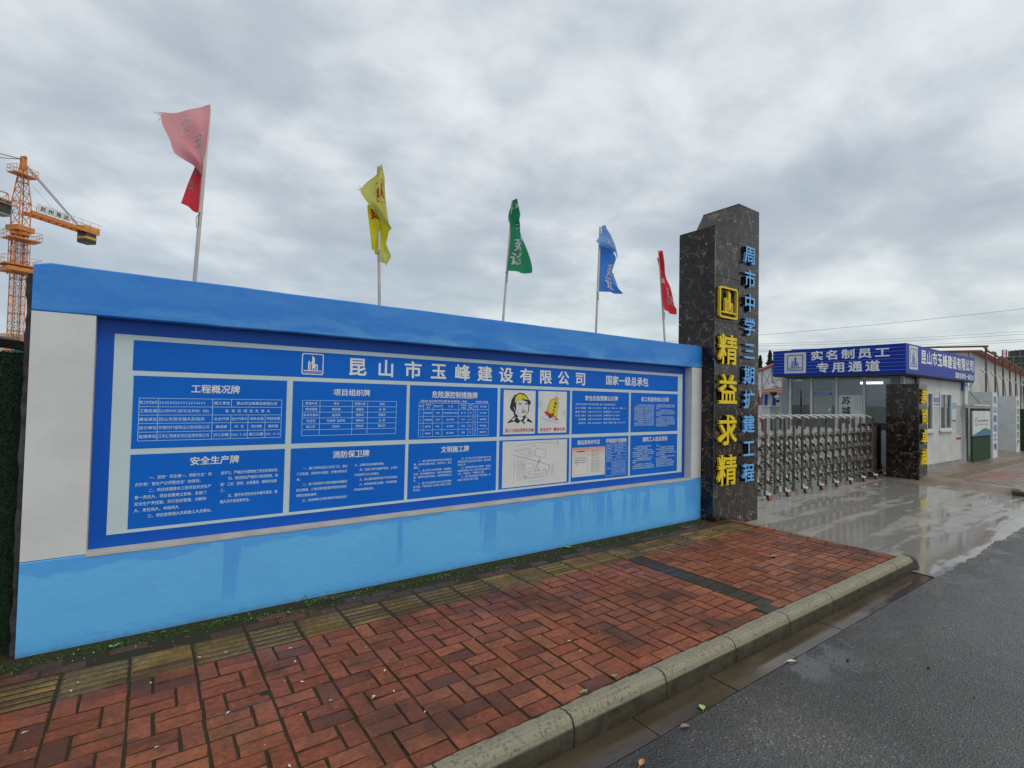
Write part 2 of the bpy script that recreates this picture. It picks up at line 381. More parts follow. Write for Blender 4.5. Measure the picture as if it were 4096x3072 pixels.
# ------------------------------------------------------------------ mesh helpers
class MB:
    def __init__(s): s.v = []; s.f = []; s.m = []; s.mats = []
    def mi(s, mat):
        if mat not in s.mats: s.mats.append(mat)
        return s.mats.index(mat)
    def face(s, pts, mat):
        k = len(s.v); s.v += [tuple(p) for p in pts]; s.f.append(tuple(range(k, k+len(pts)))); s.m.append(s.mi(mat))
    def mesh(s, vs, fs, mat):
        k = len(s.v); s.v += [tuple(p) for p in vs]; i = s.mi(mat)
        for f in fs: s.f.append(tuple(a+k for a in f)); s.m.append(i)
    def box(s, a, b, mat, M_=None):
        x0, y0, z0 = a; x1, y1, z1 = b
        vs = [(x0, y0, z0), (x1, y0, z0), (x1, y1, z0), (x0, y1, z0), (x0, y0, z1), (x1, y0, z1), (x1, y1, z1), (x0, y1, z1)]
        if M_ is not None: vs = [M_ @ Vector(p) for p in vs]
        s.mesh(vs, [(0, 3, 2, 1), (4, 5, 6, 7), (0, 1, 5, 4), (1, 2, 6, 5), (2, 3, 7, 6), (3, 0, 4, 7)], mat)
    def bar(s, a, b, w, h, mat, upv=(0, 0, 1)):
        a = Vector(a); b = Vector(b); d = (b-a); L = d.length; d.normalize()
        u = Vector(upv); 
        if abs(d.dot(u)) > .98: u = Vector((0, 1, 0))
        sd_ = d.cross(u).normalized(); u = sd_.cross(d)
        M_ = Matrix((d, sd_, u)).transposed().to_4x4(); M_.translation = a
        s.box((0, -w/2, -h/2), (L, w/2, h/2), mat, M_)
    def tube(s, pts, r, mat, n=8, caps=True, r2=None):
        pts = [Vector(p) for p in pts]; rings = []; m = len(pts)
        prev = None
        for i, p in enumerate(pts):
            d = (pts[min(i+1, m-1)]-pts[max(i-1, 0)]).normalized()
            ref = Vector((0, 0, 1)) if abs(d.z) < .9 else Vector((1, 0, 0))
            if prev is None: a = d.cross(ref).normalized()
            else:
                a = prev-d*prev.dot(d)
                a = a.normalized() if a.length > 1e-6 else d.cross(ref).normalized()
            prev = a; b = d.cross(a)
            rad = r if r2 is None else r+(r2-r)*i/(m-1)
            rings.append([p+(a*math.cos(t)+b*math.sin(t))*rad for t in (2*math.pi*j/n for j in range(n))])
        vs = [q for rg in rings for q in rg]; fs = []
        for i in range(m-1):
            for j in range(n):
                k = (j+1) % n; fs.append((i*n+j, i*n+k, (i+1)*n+k, (i+1)*n+j))
        if caps: fs.append(tuple(reversed(range(n)))); fs.append(tuple((m-1)*n+j for j in range(n)))
        s.mesh(vs, fs, mat)
    def prism(s, poly, fn, d0, d1, mat, side=None):
        n = len(poly)
        vs = [fn(p[0], p[1], d0) for p in poly]+[fn(p[0], p[1], d1) for p in poly]
        s.mesh(vs, [tuple(range(n)), tuple(reversed(range(n, 2*n)))], mat)
        s.mesh(vs, [(i, i+n, (i+1) % n+n, (i+1) % n) for i in range(n)], side or mat)
    def rect(s, fn, x0, z0, x1, z1, d, mat): s.face([fn(x0, z0, d), fn(x1, z0, d), fn(x1, z1, d), fn(x0, z1, d)], mat)
    def frame(s, fn, x0, z0, x1, z1, w, d, mat):
        s.rect(fn, x0, z0, x1, z0+w, d, mat); s.rect(fn, x0, z1-w, x1, z1, d, mat)
        s.rect(fn, x0, z0+w, x0+w, z1-w, d, mat); s.rect(fn, x1-w, z0+w, x1, z1-w, d, mat)
    def build(s, name, parent=None, smooth=False):
        me = bpy.data.meshes.new(name); me.from_pydata(s.v, [], s.f); 
        for m in s.mats: me.materials.append(m)
        me.polygons.foreach_set('material_index', s.m)
        if smooth: me.polygons.foreach_set('use_smooth', [True]*len(s.f))
        me.validate(); me.update()
        o = bpy.data.objects.new(name, me); COL.objects.link(o)
        if parent is not None: o.parent = parent
        return o
def tag(o, label=None, cat=None, group=None, kind=None):
    if label: o['label'] = label
    if cat: o['category'] = cat
    if group: o['group'] = group
    if kind: o['kind'] = kind
    return o
def empty(name, label=None, cat=None, group=None, kind=None):
    o = bpy.data.objects.new(name, None); COL.objects.link(o); return tag(o, label, cat, group, kind)
def part(name, parent, *boxes, mat=None):
    b = MB()
    for q in boxes: b.box(q[0], q[1], mat)
    return b.build(name, parent)
def copy_tree(o, parent=None):
    c = o.copy(); COL.objects.link(c); c.parent = parent
    for ch in o.children: copy_tree(ch, c)
    return c

# text as mesh: glyphs in em boxes
_gc = {}
_cu = bpy.data.curves.new('glyph', 'FONT'); _ob = bpy.data.objects.new('glyph', _cu); COL.objects.link(_ob)
def glyph(ch, off, res, ext=0.0):
    k = (ch, off, res)
    if k not in _gc:
        _cu.body = ch; _cu.offset = off; _cu.resolution_u = res
        dg = bpy.context.evaluated_depsgraph_get(); dg.update()
        ev = _ob.evaluated_get(dg); me = ev.to_mesh()
        _gc[k] = ([(v.co.x, v.co.y) for v in me.vertices], [tuple(p.vertices) for p in me.polygons]); ev.to_mesh_clear()
    return _gc[k]
def adv(ch): return .56 if ord(ch) < 128 else 1.0
def put_text(mb, body, fn, x0, z0, x1, z1, d, mat, off=0.0, res=2, depth=0.0, side=None):
    """fills the box x0..x1, z0..z1 with one line of characters"""
    tot = sum(adv(c) for c in body); sx = (x1-x0)/tot; cx = 0
    for ch in body:
        if ch not in ' \u3000':
            vs0, fs = glyph(ch, 0.0, res)
            e_ = off*.62
            sh_ = ((0, 0),) if off <= .0 else (((-e_, 0), (e_, 0)) if off <= .012 else ((-e_, -e_), (e_, -e_), (e_, e_), (-e_, e_)))
            dsg = .00015 if depth >= 0 else -.00015
            for q_, (ox_, oy_) in enumerate(sh_ if vs0 else ()):
                vs = [(a_+ox_, b_+oy_) for a_, b_ in vs0]; dd = d+q_*dsg*(1 if not depth else 3)
                tr = (lambda x, y: (x0+(cx+(x-(.02 if ord(ch) < 128 else .0)) )*sx, z0+(y+.115)/.99*(z1-z0)))
                P = [fn(*tr(x, y), dd) for x, y in vs]
                mb.mesh(P, fs, mat)
                if depth:
                    Q = [fn(*tr(x, y), dd+depth) for x, y in vs]
                    # walls on boundary edges
                    cnt = {}
                    for f in fs:
                        for i in range(len(f)):
                            a, b = f[i], f[(i+1) % len(f)]
                            cnt[(a, b)] = 1
                    # join coincident verts to find real outline
                    key = {i: (round(v[0], 4), round(v[1], 4)) for i, v in enumerate(vs)}
                    ek = set((key[a], key[b]) for a, b in cnt)
                    wl = [(a, b) for a, b in cnt if (key[b], key[a]) not in ek]
                    n = len(vs); allv = P+Q
                    mb.mesh(allv, [(a, b, b+n, a+n) for a, b in wl], side or mat)
        cx += adv(ch)

# the emblem: rounded frame, a base line, a tall tower and two arches beside it
def rrect(x0, z0, x1, z1, r, n=5):
    P = []
    for cx_, cz_, a0 in ((x1-r, z0+r, -90), (x1-r, z1-r, 0), (x0+r, z1-r, 90), (x0+r, z0+r, 180)):
        for i in range(n+1):
            a = R(a0+90*i/n); P.append((cx_+r*math.cos(a), cz_+r*math.sin(a)))
    return P
def ringpoly(mb, o_, i_, fn, d0, d1, mat):
    n = len(o_)
    V = [fn(p[0], p[1], d0) for p in o_]+[fn(p[0], p[1], d0) for p in i_]
    mb.mesh(V, [(k, (k+1) % n, n+(k+1) % n, n+k) for k in range(n)], mat)
    if d1 != d0:
        V2 = [fn(p[0], p[1], d1) for p in o_]+[fn(p[0], p[1], d1) for p in i_]
        mb.mesh(V+V2, [(k, 2*n+k, 2*n+(k+1) % n, (k+1) % n) for k in range(n)]+[(n+k, n+(k+1) % n, 3*n+(k+1) % n, 3*n+k) for k in range(n)], mat)
def emblem(mb, fn, x0, z0, x1, z1, d, mat, depth=0.0, frame=True, caption=True, wd=.055):
    W_, H_ = x1-x0, z1-z0
    g = lambda a, b, q: fn(x0+a*W_, z0+b*H_, q)
    def pr(poly):
        if depth: mb.prism(poly, g, d, d+depth, mat)
        else: mb.face([g(a, b, d) for a, b in poly], mat)
    if frame: ringpoly(mb, rrect(0, 0, 1, 1, .09), rrect(wd, wd, 1-wd, 1-wd, .06), g, d, d+depth, mat)
    pr([(.09, .165), (.91, .165), (.91, .205), (.09, .205)])
    pr([(.29, .205), (.36, .205), (.36, .665), (.29, .60)])                                    # outer left tower
    pr([(.47, .205), (.585, .34), (.585, .80), (.47, .90)])                                    # tall tower
    pr([(.395, .53), (.47, .53), (.47, .585), (.395, .585)])
    pr([(.395, .205), (.425, .205), (.425, .53), (.395, .53)])
    pr([(.585, .445), (.66, .53), (.735, .445), (.735, .205), (.69, .205), (.69, .42), (.66, .46), (.63, .42), (.63, .205), (.585, .205)])
    if caption and not depth: put_text(mb, 'YUFENG CONSTRUCTION', g, .09, .075, .91, .145, d, mat, .02, 1)

# ================================================================== GROUND
b = MB(); b.face([(-1500, -1500, -.24), (3000, -1500, -.24), (3000, 3000, -.24), (-1500, 3000, -.24)], CONC)
tag(b.build('ground'), 'bare pale ground around the site', kind='structure')
b = MB(); b.face([(-60, -9, -.15), (260, -9, -.15), (260, 1.716, -.15), (-60, 1.716, -.15)], ASPH)
tag(b.build('road'), 'dark wet asphalt road beside the kerb', kind='structure')
gut = empty('gutter', kind='structure')
b = MB(); b.face([(-30, 1.70, -.162), (6.9, 1.70, -.162), (6.9, 1.95, -.162), (-30, 1.95, -.162)], SOIL); b.build('gutter_bed', gut)
xg = -2.2
while xg < 6.7:
    x1 = min(xg+.735, 6.83); dz = random.uniform(-.002, .002)
    part('gutter_slab', gut, ((xg+.003, 1.719, -.20), (x1-.003, 1.903, -.145+dz)), mat=GUTTER); xg += .738
# wet driveway, its front edge ragged over the asphalt
drv = MB(); N = 220; edge = []
for i in range(N+1):
    x = 6.60+(15.6)*i/N if i < N else 60
    y = 1.70+.05*mnoise.noise(Vector((x*1.3, 0, 0)))+.035*mnoise.noise(Vector((x*6, 3, 0)))+.02*mnoise.noise(Vector((x*17, 5, 0)))
    if x > 14.0: y = 1.95
    edge.append((x, y))
def dz(x, y): return -.141+.037*min(1, max(0, (y-1.7)/2.4))
rows = [0, .25, .6, 1.0, 1.6, 2.4]
for j in range(len(rows)-1):
    for i in range(N-1):
        q = [(edge[i][0], edge[i][1]+rows[j]), (edge[i+1][0], edge[i+1][1]+rows[j]), (edge[i+1][0], edge[i+1][1]+rows[j+1]), (edge[i][0], edge[i][1]+rows[j+1])]
        drv.face([(a, c, dz(a, c)) for a, c in q], DRIVE)
for i in range(N-1): drv.face([(edge[i][0], edge[i][1], -.16), (edge[i+1][0], edge[i+1][1], -.16), (edge[i+1][0], edge[i+1][1], dz(*edge[i+1])), (edge[i][0], edge[i][1], dz(*edge[i]))], DRIVE)
for i in range(N-1): drv.face([(edge[i][0], edge[i][1]+2.4, -.104), (edge[i+1][0], edge[i+1][1]+2.4, -.104), (edge[i+1][0], 40, -.104), (edge[i][0], 40, -.104)], DRIVE)
drv.face([(6.35, 3.9, -.106), (6.60, 3.9, -.106), (6.60, 40, -.106), (6.35, 40, -.106)], DRIVE)
drv.face([(22, 4.4, -.106), (80, 4.4, -.106), (80, 60, -.106), (22, 60, -.106)], DRIVE)
d_o = drv.build('driveway'); tag(d_o, 'wet concrete driveway with puddles in front of the gate', kind='structure')

# ================================================================== SIDEWALK with its pavers
walk = empty('sidewalk', kind='structure')
part('paving_bed', walk, ((-6, 2.02, -.30), (6.575, 4.30, -.0060)), mat=SOIL)
def paver_mesh(L, W, seed, mat, T_=.06, bev=.0034):
    rnd = random.Random(seed); b = MB()
    x, y = L/2, W/2
    j = lambda s_: rnd.uniform(-s_, s_)
    lo = [(-x+j(.0015), -y+j(.0015)), (x+j(.0015), -y+j(.0015)), (x+j(.0015), y+j(.0015)), (-x+j(.0015), y+j(.0015))]
    ins = []
    for px, py in lo:
        c = bev*rnd.choice((1, 1, 1.2, 2.2)); ins.append((px-math.copysign(c, px), py-math.copysign(c, py)))
    vs = [(px, py, -T_) for px, py in lo]+[(px, py, -.004) for px, py in lo]+[(px, py, j(.0006)) for px, py in ins]
    fs = []
    for i in range(4):
        k = (i+1) % 4; fs += [(i, k, k+4, i+4), (i+4, k+4, k+8, i+8)]
    b.mesh(vs, fs, EDGE if mat is not BRICKD else SOIL); b.f.append((8, 9, 10, 11)); b.m.append(b.mi(mat)); o = b.build('paver'); me = o.data; bpy.data.objects.remove(o); return me
Ls, Ws = .1970, .0955
VAR = {m: [paver_mesh(Ls, Ws, i, m) for i in range(6)] for m in (BRICK, BRICKD, BRICKM)}
pav = []   # (cx, cy, rot, mat)
def module(x0, y0, flip, mat=None):
    mm = mat or BRICK
    if not flip:
        pav.append((x0+.0525, y0+.099, 90, mm)); pav.append((x0+.2065, y0+.0495, 0, mm)); pav.append((x0+.2065, y0+.1485, 0, mm))
    else:
        pav.append((x0+.1025, y0+.0495, 0, mm)); pav.append((x0+.1025, y0+.1485, 0, mm)); pav.append((x0+.2565, y0+.099, 90, mm))
X0 = .272-.308*8
xs = [X0+.308*k for k in range(20)]
xs = [x for x in xs if x < 3.9]
xs2 = [4.180+.308*k for k in range(8)]
for cx_ in xs+xs2:
    for j in range(7):
        y0 = 2.119+.198*j
        if cx_ < 6.3: module(cx_, y0, j % 2 == 1)
for j in range(14):                                                     # dark strip across the walk
    pav.append((3.968+.1045, 2.119+.0495+.099*j, 0, BRICKD))
pav.append((3.968+.03, 2.076, 0, BRICKD))
xx = -2.1
while xx < 6.4:                                                          # row of stretchers along the kerb
    if abs(xx+.1-4.0) > .16: pav.append((xx+.1025, 2.0745, 0, BRICK))
    xx += .206
for i in range(44):                                                      # broken courses between tactile tiles and wall
    x = -2.4+.2055*i
    if x < 6.2:
        if random.random() > .10: pav.append((x, 3.885+random.uniform(-.004, .004), random.uniform(-1.5, 1.5), BRICKM))
        if random.random() > .42: pav.append((x+.09, 3.987+random.uniform(-.006, .006), random.uniform(-3, 3), BRICKM))
y = 2.08
while y < 3.9:                                                           # border at the driveway end
    pav.append((6.518, y+.1, 90, BRICK)); 
    if y < 3.4: pav.append((6.400, y+.06, 90, BRICK))
    y += .206
pav2 = [p for p in pav if -2.3 < p[0] < 6.56 and not (p[0] > 6.15 and p[1] > 3.93)]
camd = lambda p: (p[0])**2+(p[1])**2
vis = [p for p in pav2 if p[0] > -.2-.55*max(0, p[1]-2) ]
vis = [p for p in pav2 if (p[0]/max(p[1], .1)) > -.32]
vis.sort(key=camd)
near_, rest = vis[:300], vis[300:]
def pz(x, y): return random.uniform(-.0030, .0010)+.004*mnoise.noise(Vector((x*1.2, y*1.2, 3)))-(.004 if y > 3.83 else 0)
for p in near_:
    o = bpy.data.objects.new('paver', random.choice(VAR[p[3]])); COL.objects.link(o); o.parent = walk
    o.location = (p[0]+random.uniform(-.0018, .0018), p[1]+random.uniform(-.0012, .0012), pz(p[0], p[1])); o.rotation_euler = (random.uniform(-.010, .010), random.uniform(-.010, .010), R(p[2]+random.uniform(-.9, .9)+random.choice((0, 180))))
b = MB()
for p in rest:
    me = random.choice(VAR[p[3]]); M_ = Matrix.Translation((p[0], p[1], pz(p[0], p[1]))) @ Matrix.Rotation(R(p[2]+random.uniform(-.5, .5)), 4, 'Z')
    k0 = len(b.v); b.v += [tuple(M_ @ v.co) for v in me.vertices]
    for q in me.polygons: b.f.append(tuple(a+k0 for a in q.vertices)); b.m.append(b.mi(me.materials[q.material_index]))
tag(b.build('pavers', walk), kind='stuff')
# tactile tiles
def tact_mesh(seed):
    rnd = random.Random(seed); b = MB(); h = .1475
    b.box((-h, -.159, -.06), (h, .159, -.004), TACT)
    for i in range(5):
        c = -.124+.062*i
        b.mesh([(-h+.004, c-.021, -.004), (h-.004, c-.021, -.004), (h-.004, c+.021, -.004), (-h+.004, c+.021, -.004), (-h+.012, c-.014, .0035), (h-.012, c-.014, .0035), (h-.012, c+.014, .0035), (-h+.012, c+.014, .0035)],
               [(4, 5, 6, 7), (0, 1, 5, 4), (1, 2, 6, 5), (2, 3, 7, 6), (3, 0, 4, 7)], TACT)
    o = b.build('tactile_tile'); me = o.data; bpy.data.objects.remove(o); return me
TM = tact_mesh(1)
for k in range(29):
    x = .272+.308*(k-8)+.154
    if x > 6.5: break
    o = bpy.data.objects.new('tactile_tile', TM); COL.objects.link(o); o.parent = walk
    o.location = (x, 3.668, random.uniform(-.004, .001)); o.rotation_euler = (0, random.uniform(-.004, .004), R(random.uniform(-.4, .4)))

# kerb stones
kerb = empty('kerb', kind='structure')
prof = [(2.026, -.28), (2.026, -.006), (1.974, .000), (1.968, .0035), (1.963, -.003), (1.945, -.0025), (1.930, -.010), (1.919, -.024), (1.914, -.042), (1.910, -.046), (1.9075, -.055), (1.9065, -.28)]
def kstone(x0, x1, parent, broken=False):
    b = MB(); st = 14; vs = []
    for i in range(st+1):
        x = x0+(x1-x0)*i/st
        for q, (y, z) in enumerate(prof):
            e = mnoise.noise(Vector((x*9, y*30, z*30)))
            e2 = mnoise.noise(Vector((x*40, 7, 1)))
            yy = y+(.005*e+.003*e2 if q in (1, 2) else .0012*e); z2 = z+(.002*e if 1 <= q <= 8 else 0)
            xe = 0
            if i in (0, st) and 2 <= q <= 9: xe = .0025 if i == 0 else -.0025
            if broken and i == st: xe = .03*mnoise.noise(Vector((q*2.1, 3, 5)))
            vs.append((x+xe, yy, z2))
    n = len(prof); fs = []
    for i in range(st):
        for q in range(n-1): fs.append((i*n+q, i*n+q+1, (i+1)*n+q+1, (i+1)*n+q))
    fs.append(tuple(range(n))); fs.append(tuple(reversed(range(st*n, st*n+n))))
    b.mesh(vs, [tuple(reversed(f)) for f in fs], KERB); return b.build('kerb_stone', parent)
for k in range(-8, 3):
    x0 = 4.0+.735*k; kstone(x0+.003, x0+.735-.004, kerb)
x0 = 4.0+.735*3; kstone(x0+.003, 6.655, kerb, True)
part('kerb_backing', kerb, ((-2.5, 1.99, -.29), (6.6, 2.02, -.02)), mat=SOIL)
# lump of asphalt patch at the end of the kerb
b = MB(); vs = []; nn = 16
for j in range(6):
    for i in range(nn):
        a = 2*math.pi*i/nn; t_ = j/5; rr = math.cos(t_*math.pi/2)**.7+.001
        rad = 1+.30*mnoise.noise(Vector((math.cos(a)*2.3, math.sin(a)*2.3, j*.7+.3)))
        vs.append((6.735+.12*math.cos(a)*rr*rad, 1.975+.095*math.sin(a)*rr*rad, -.15+.135*math.sin(t_*math.pi/2)+.012*mnoise.noise(Vector((i*.7, j*.9, 2)))))
fs = [(j*nn+i, j*nn+(i+1) % nn, (j+1)*nn+(i+1) % nn, (j+1)*nn+i) for j in range(5) for i in range(nn)]
LUMP = M('old_asphalt', (.035, .032, .030), (.07, .06, .055), 30, rough=.8, bump=.9, bscale=60)
b.mesh(vs, fs, LUMP); tag(b.build('asphalt_lump'), 'black asphalt lump at the driveway end of the kerb', 'asphalt lump')

# moss and soil along the wall foot and in joints
mo = MB(); rnd = random.Random(3)
def tuft(x, y, z, s):
    for _ in range(3):
        a = rnd.uniform(0, 6.28); r_ = s*rnd.uniform(.3, .8)
        dx, dy = math.cos(a)*r_, math.sin(a)*r_
        mo.face([(x-dy*.5, y+dx*.5, z), (x+dy*.5, y-dx*.5, z), (x+dx, y+dy, z+s*rnd.uniform(.4, 1.1))], MOSS)
for _ in range(24000):
    x = rnd.uniform(-1.6, 6.2); t_ = rnd.random()**1.3
    dens = .5+.9*mnoise.noise(Vector((x*1.3, 1, 0)))+.5*mnoise.noise(Vector((x*5, 4, 0)))
    if rnd.random() > dens: continue
    y = 4.152-t_*(.10+.07*mnoise.noise(Vector((x*2, 9, 0)))+.05)
    tuft(x, y, -.013+.010*rnd.random(), rnd.uniform(.004, .014))
for _ in range(14000):                              # long joint behind the kerb row, thicker to the right
    x = rnd.uniform(2.0, 6.4); d_ = .1+.55*max(0, mnoise.noise(Vector((x*1.6, 20, 0)))+.25)
    if x > 2.9 and rnd.random() < d_: tuft(x, 2.120+rnd.gauss(0, .0045), -.006, rnd.uniform(.004, .010))
for _ in range(11000):                              # other joints between pavers
    if rnd.random() < .5: x, y = rnd.uniform(2.6, 6.4), 2.119+.198*rnd.randint(1, 4)+rnd.gauss(0, .002)
    else: x, y = rnd.choice(xs+xs2)+rnd.gauss(0, .002), rnd.uniform(2.1, 3.5)
    if mnoise.noise(Vector((x*1.5, y*1.5, 33))) > .05: tuft(x, y, -.008, rnd.uniform(.003, .006))
for cxm, cym in ((2.05, 2.118), (.42, 4.06), (.9, 4.0), (1.3, 3.94)):
    for _ in range(250): tuft(cxm+rnd.gauss(0, .03), cym+rnd.gauss(0, .006), -.010, rnd.uniform(.004, .009))
tag(mo.build('moss'), 'green moss along the wall foot and paver joints', 'moss', kind='stuff')
# a bank of dark soil under it
b = MB(); n = 160
for i in range(n):
    xa, xb = -1.6+7.8*i/n, -1.6+7.8*(i+1)/n
    ya, yb = [4.04+.05*mnoise.noise(Vector((x*3, 2, 0))) for x in (xa, xb)]
    b.face([(xa, ya, -.012), (xb, yb, -.012), (xb, 4.165, .003), (xa, 4.165, .003)], SOIL)
tag(b.build('soil_strip'), 'dark damp soil at the foot of the notice wall', kind='structure')

# ================================================================== NOTICE WALL
D, XL, XR = 4.16, -.593, 6.208
wall = empty('notice_wall', 'long blue and white masonry wall with a recess for the notice board', 'wall')
def rough_box(name, parent, a, b_, mat, st=60, amp=.003, rnd_top=.0):
    """box along x whose long front arrises wander like hand plastered edges"""
    m = MB(); vs = []
    for i in range(st+1):
        x = a[0]+(b_[0]-a[0])*i/st
        e = [amp*mnoise.noise(Vector((x*3, k*7.1, a[2]*5)))+amp*.4*mnoise.noise(Vector((x*17, k*3.3, a[2]))) for k in range(4)]
        tz = b_[2]
        if rnd_top:
            dd = min(x-a[0], b_[0]-x); tz -= rnd_top*max(0, 1-dd/(rnd_top*1.6))**2
        r_ = .006
        vs += [(x, b_[1], a[2]), (x, a[1]+e[0], a[2]+e[1]+r_), (x, a[1]+e[0], a[2]+e[1]), (x, a[1]+e[2], tz+e[3]-r_), (x, a[1]+e[2]+r_, tz+e[3]), (x, b_[1], tz+e[3])]
        vs[-5] = (x, a[1]+e[0], a[2]+e[1]+r_); vs[-4] = (x, a[1]+e[0], a[2]+e[1]+r_+.001)
        vs[-5] = (x, a[1]+e[0]+r_, a[2]+e[1])
    n = 6; fs = []
    for i in range(st):
        for q in range(n): fs.append((i*n+q, (i+1)*n+q, (i+1)*n+(q+1) % n, i*n+(q+1) % n))
    fs.append(tuple(reversed(range(n)))); fs.append(tuple(range(st*n, st*n+n)))
    m.mesh(vs, fs, mat); return m.build(name, parent)
rough_box('beam', wall, (XL, D, 2.075), (XR, 4.46, 2.374), BEAM, 90, .004, .022)
rough_box('plinth', wall, (XL, D, -.10), (XR, 4.46, .561), PLINTH, 90, .0015)
b = MB(); st = 80
for i in range(st):                                                      # pale painted sill lip on top of the plinth
    xa, xb = -.29+6.277*i/st, -.29+6.277*(i+1)/st
    w_ = [.002*mnoise.noise(Vector((x*4, 1, 8)))+.0015*mnoise.noise(Vector((x*19, 1, 8))) for x in (xa, xb)]
    b.face([(xa, D-.0045, .549+w_[0]*1.5), (xb, D-.0045, .549+w_[1]*1.5), (xb, D-.0045, .5655), (xa, D-.0045, .5655)], SILL)
    b.face([(xa, D-.0045, .5655), (xb, D-.0045, .5655), (xb, 4.275, .5665), (xa, 4.275, .5665)], SILL)
b.build('sill', wall)
part('column', wall, ((XL, D+.003, .566), (-.29, 4.46, 2.073)), mat=WHITE)
part('column', wall, ((5.987, D+.003, .566), (XR, 4.46, 2.073)), mat=WHITE)
part('recess_back', wall, ((-.288, 4.275, .568), (5.985, 4.44, 2.073)), mat=WHITE)
m = MB(); vs = []                                                        # unpainted rough left end of the wall
for i in range(60):
    z = -.1+2.40*i/59; e = .012*mnoise.noise(Vector((0, 3, z*7)))+.008*mnoise.noise(Vector((0, 3, z*25)))
    vs += [(XL-.004, 4.19, z), (XL-.030+e, 4.20, z), (XL-.034+e, 4.45, z), (XL-.004, 4.45, z)]
fs = [(i*4+q, (i+1)*4+q, (i+1)*4+(q+1) % 4, i*4+(q+1) % 4) for i in range(59) for q in range(4)]+[(59*4, 59*4+1, 59*4+2, 59*4+3)]
m.mesh(vs, fs, DARKRENDER); m.build('rough_end', wall)

# ================================================================== NOTICE BOARD (print)
Y = 4.2705
F = lambda x, z, d: (x, Y-d, z)
board = empty('notice_board', 'large blue printed notice board with white grid of twelve panels', 'notice board')
m = MB(); m.rect(F, -.287, .568, 5.984, 2.072, 0, VBLUE2); m.build('border_print', board)
m = MB(); m.rect(F, -.198, .648, 5.925, 1.978, .0015, VWHITE); m.build('grid_print', board)
CX = [-.088, .924, 1.920, 2.912, 3.898, 4.884]; CW = [.968, .966, .960, .956, .952, .938]
R1, R2 = (1.209, 1.704), (.671, 1.170)
hd = MB(); hd.rect(F, -.096, 1.738, 5.822, 1.944, .003, VBLUE); hdo = hd.build('header', board)
m = MB(); emblem(m, F, .984, 1.760, 1.153, 1.931, .0045, INKW, 0, True, True, .045); m.build('emblem', hdo)
m = MB()
for ch, a, b_ in (('昆', 1.355, 1.510), ('山', 1.612, 1.762), ('市', 1.862, 2.028), ('玉', 2.125, 2.284), ('峰', 2.379, 2.547), ('建', 2.636, 2.804), ('设', 2.893, 3.064), ('有', 3.159, 3.328), ('限', 3.421, 3.588), ('公', 3.682, 3.844), ('司', 3.941, 4.104)):
    mm_ = MB(); put_text(mm_, ch, F, a-.006, 1.764, b_+.006, 1.922, .0045, INKW, .032, 3); mm_.build('character', hdo)
put_text(m, '国家一级总承包', F, 4.432, 1.785, 5.212, 1.903, .0045, INKW, .026, 2)
m.build('lettering', hdo)['kind'] = 'stuff'
def cell(c, r):
    m = MB(); m.rect(F, CX[c], r[0], CX[c]+CW[c], r[1], .003, VBLUE); return m.build('notice_panel', board)
def title(m, t, x0, x1, z0, z1, mat=INKW): put_text(m, t, F, x0, z0-.002, x1, z1+.002, .0045, mat, .026, 2)
def grid(m, xs_, zs_, spans=(), w=.0035, mat=INKLINE, d=.0045):
    for z in zs_: m.rect(F, xs_[0], z-w/2, xs_[-1], z+w/2, d, mat)
    for x in xs_: m.rect(F, x-w/2, zs_[0], x+w/2, zs_[-1], d+.0003, mat)
def ctext(m, t, xa, xb, zc, h, mat=INKL, off=.020, left=False, wmax=None):
    n = sum(adv(c) for c in t); wd_ = min(n*h*1.02, (xb-xa)*.94)
    x0 = xa+h*.15 if left else (xa+xb-wd_)/2
    put_text(m, t, F, x0, zc-h/2, x0+wd_, zc+h/2, .0048, mat, off, 1)
def lines(m, x0, ztop, pitch, h, rows_, mat=INKL, off=.010, wchar=None):
    for i, t in enumerate(rows_):
        if not t: continue
        n = sum(adv(c) for c in t); put_text(m, t, F, x0, ztop-h-pitch*i, x0+n*(wchar or h*1.04), ztop-pitch*i, .0048, mat, off, 1)
# 1 project overview
c = cell(0, R1); m = MB(); title(m, '工程概况牌', .241, .553, 1.594, 1.654); m.build('lettering', c)['kind'] = 'stuff'
m = MB(); gx = [-.053, .054, .379, .845]; gz = [1.261, 1.320, 1.379, 1.436, 1.494, 1.552]
grid(m, gx, gz)
for x, z0, z1 in ((.499, 1.494, 1.552), (.499, 1.261, 1.436), (.613, 1.261, 1.436), (.730, 1.261, 1.436)): m.rect(F, x-.0017, z0, x+.0017, z1, .0048, INKLINE)
m.build('table_lines', c)['kind'] = 'stuff'
m = MB(); rowc = [(gz[i]+gz[i+1])/2 for i in range(5)][::-1]; h = .027
for i, t in enumerate(('施工许可证号', '工程名称', '建设单位', '设计单位', '监理单位')): ctext(m, t, gx[0], gx[1], rowc[i], .025)
for i, t in enumerate(('320583201912310601', '昆山市周市中学三期扩建工程(教学楼1、食堂2)', '昆山市周市镇人民政府', '中铁时代建筑设计院有限公司', '江苏汇筑建设项目监理有限公司')):
    ctext(m, t, gx[1], gx[2], rowc[i], h if i != 1 else .024, INKL, .012, True)
ctext(m, '施工单位', .379, .499, rowc[0], .025); ctext(m, '昆山市玉峰建设有限公司', .499, .845, rowc[0], .025); ctext(m, '各 单 位 项 目 负 责 人', .379, .845, rowc[1], .025)
for i, r_ in enumerate((('业主代表', '设计代表人', '项目总监', '项目经理'), ('黄成斌', '叶 文', '吴兴辉', '曾庆国'), ('开工日期', '2020.3.25', '竣工日期', '2021.10.31'))):
    for k, t in enumerate(r_): ctext(m, t, (.379, .499, .613, .730, .845)[k], (.379, .499, .613, .730, .845)[k+1], rowc[2+i], .024)
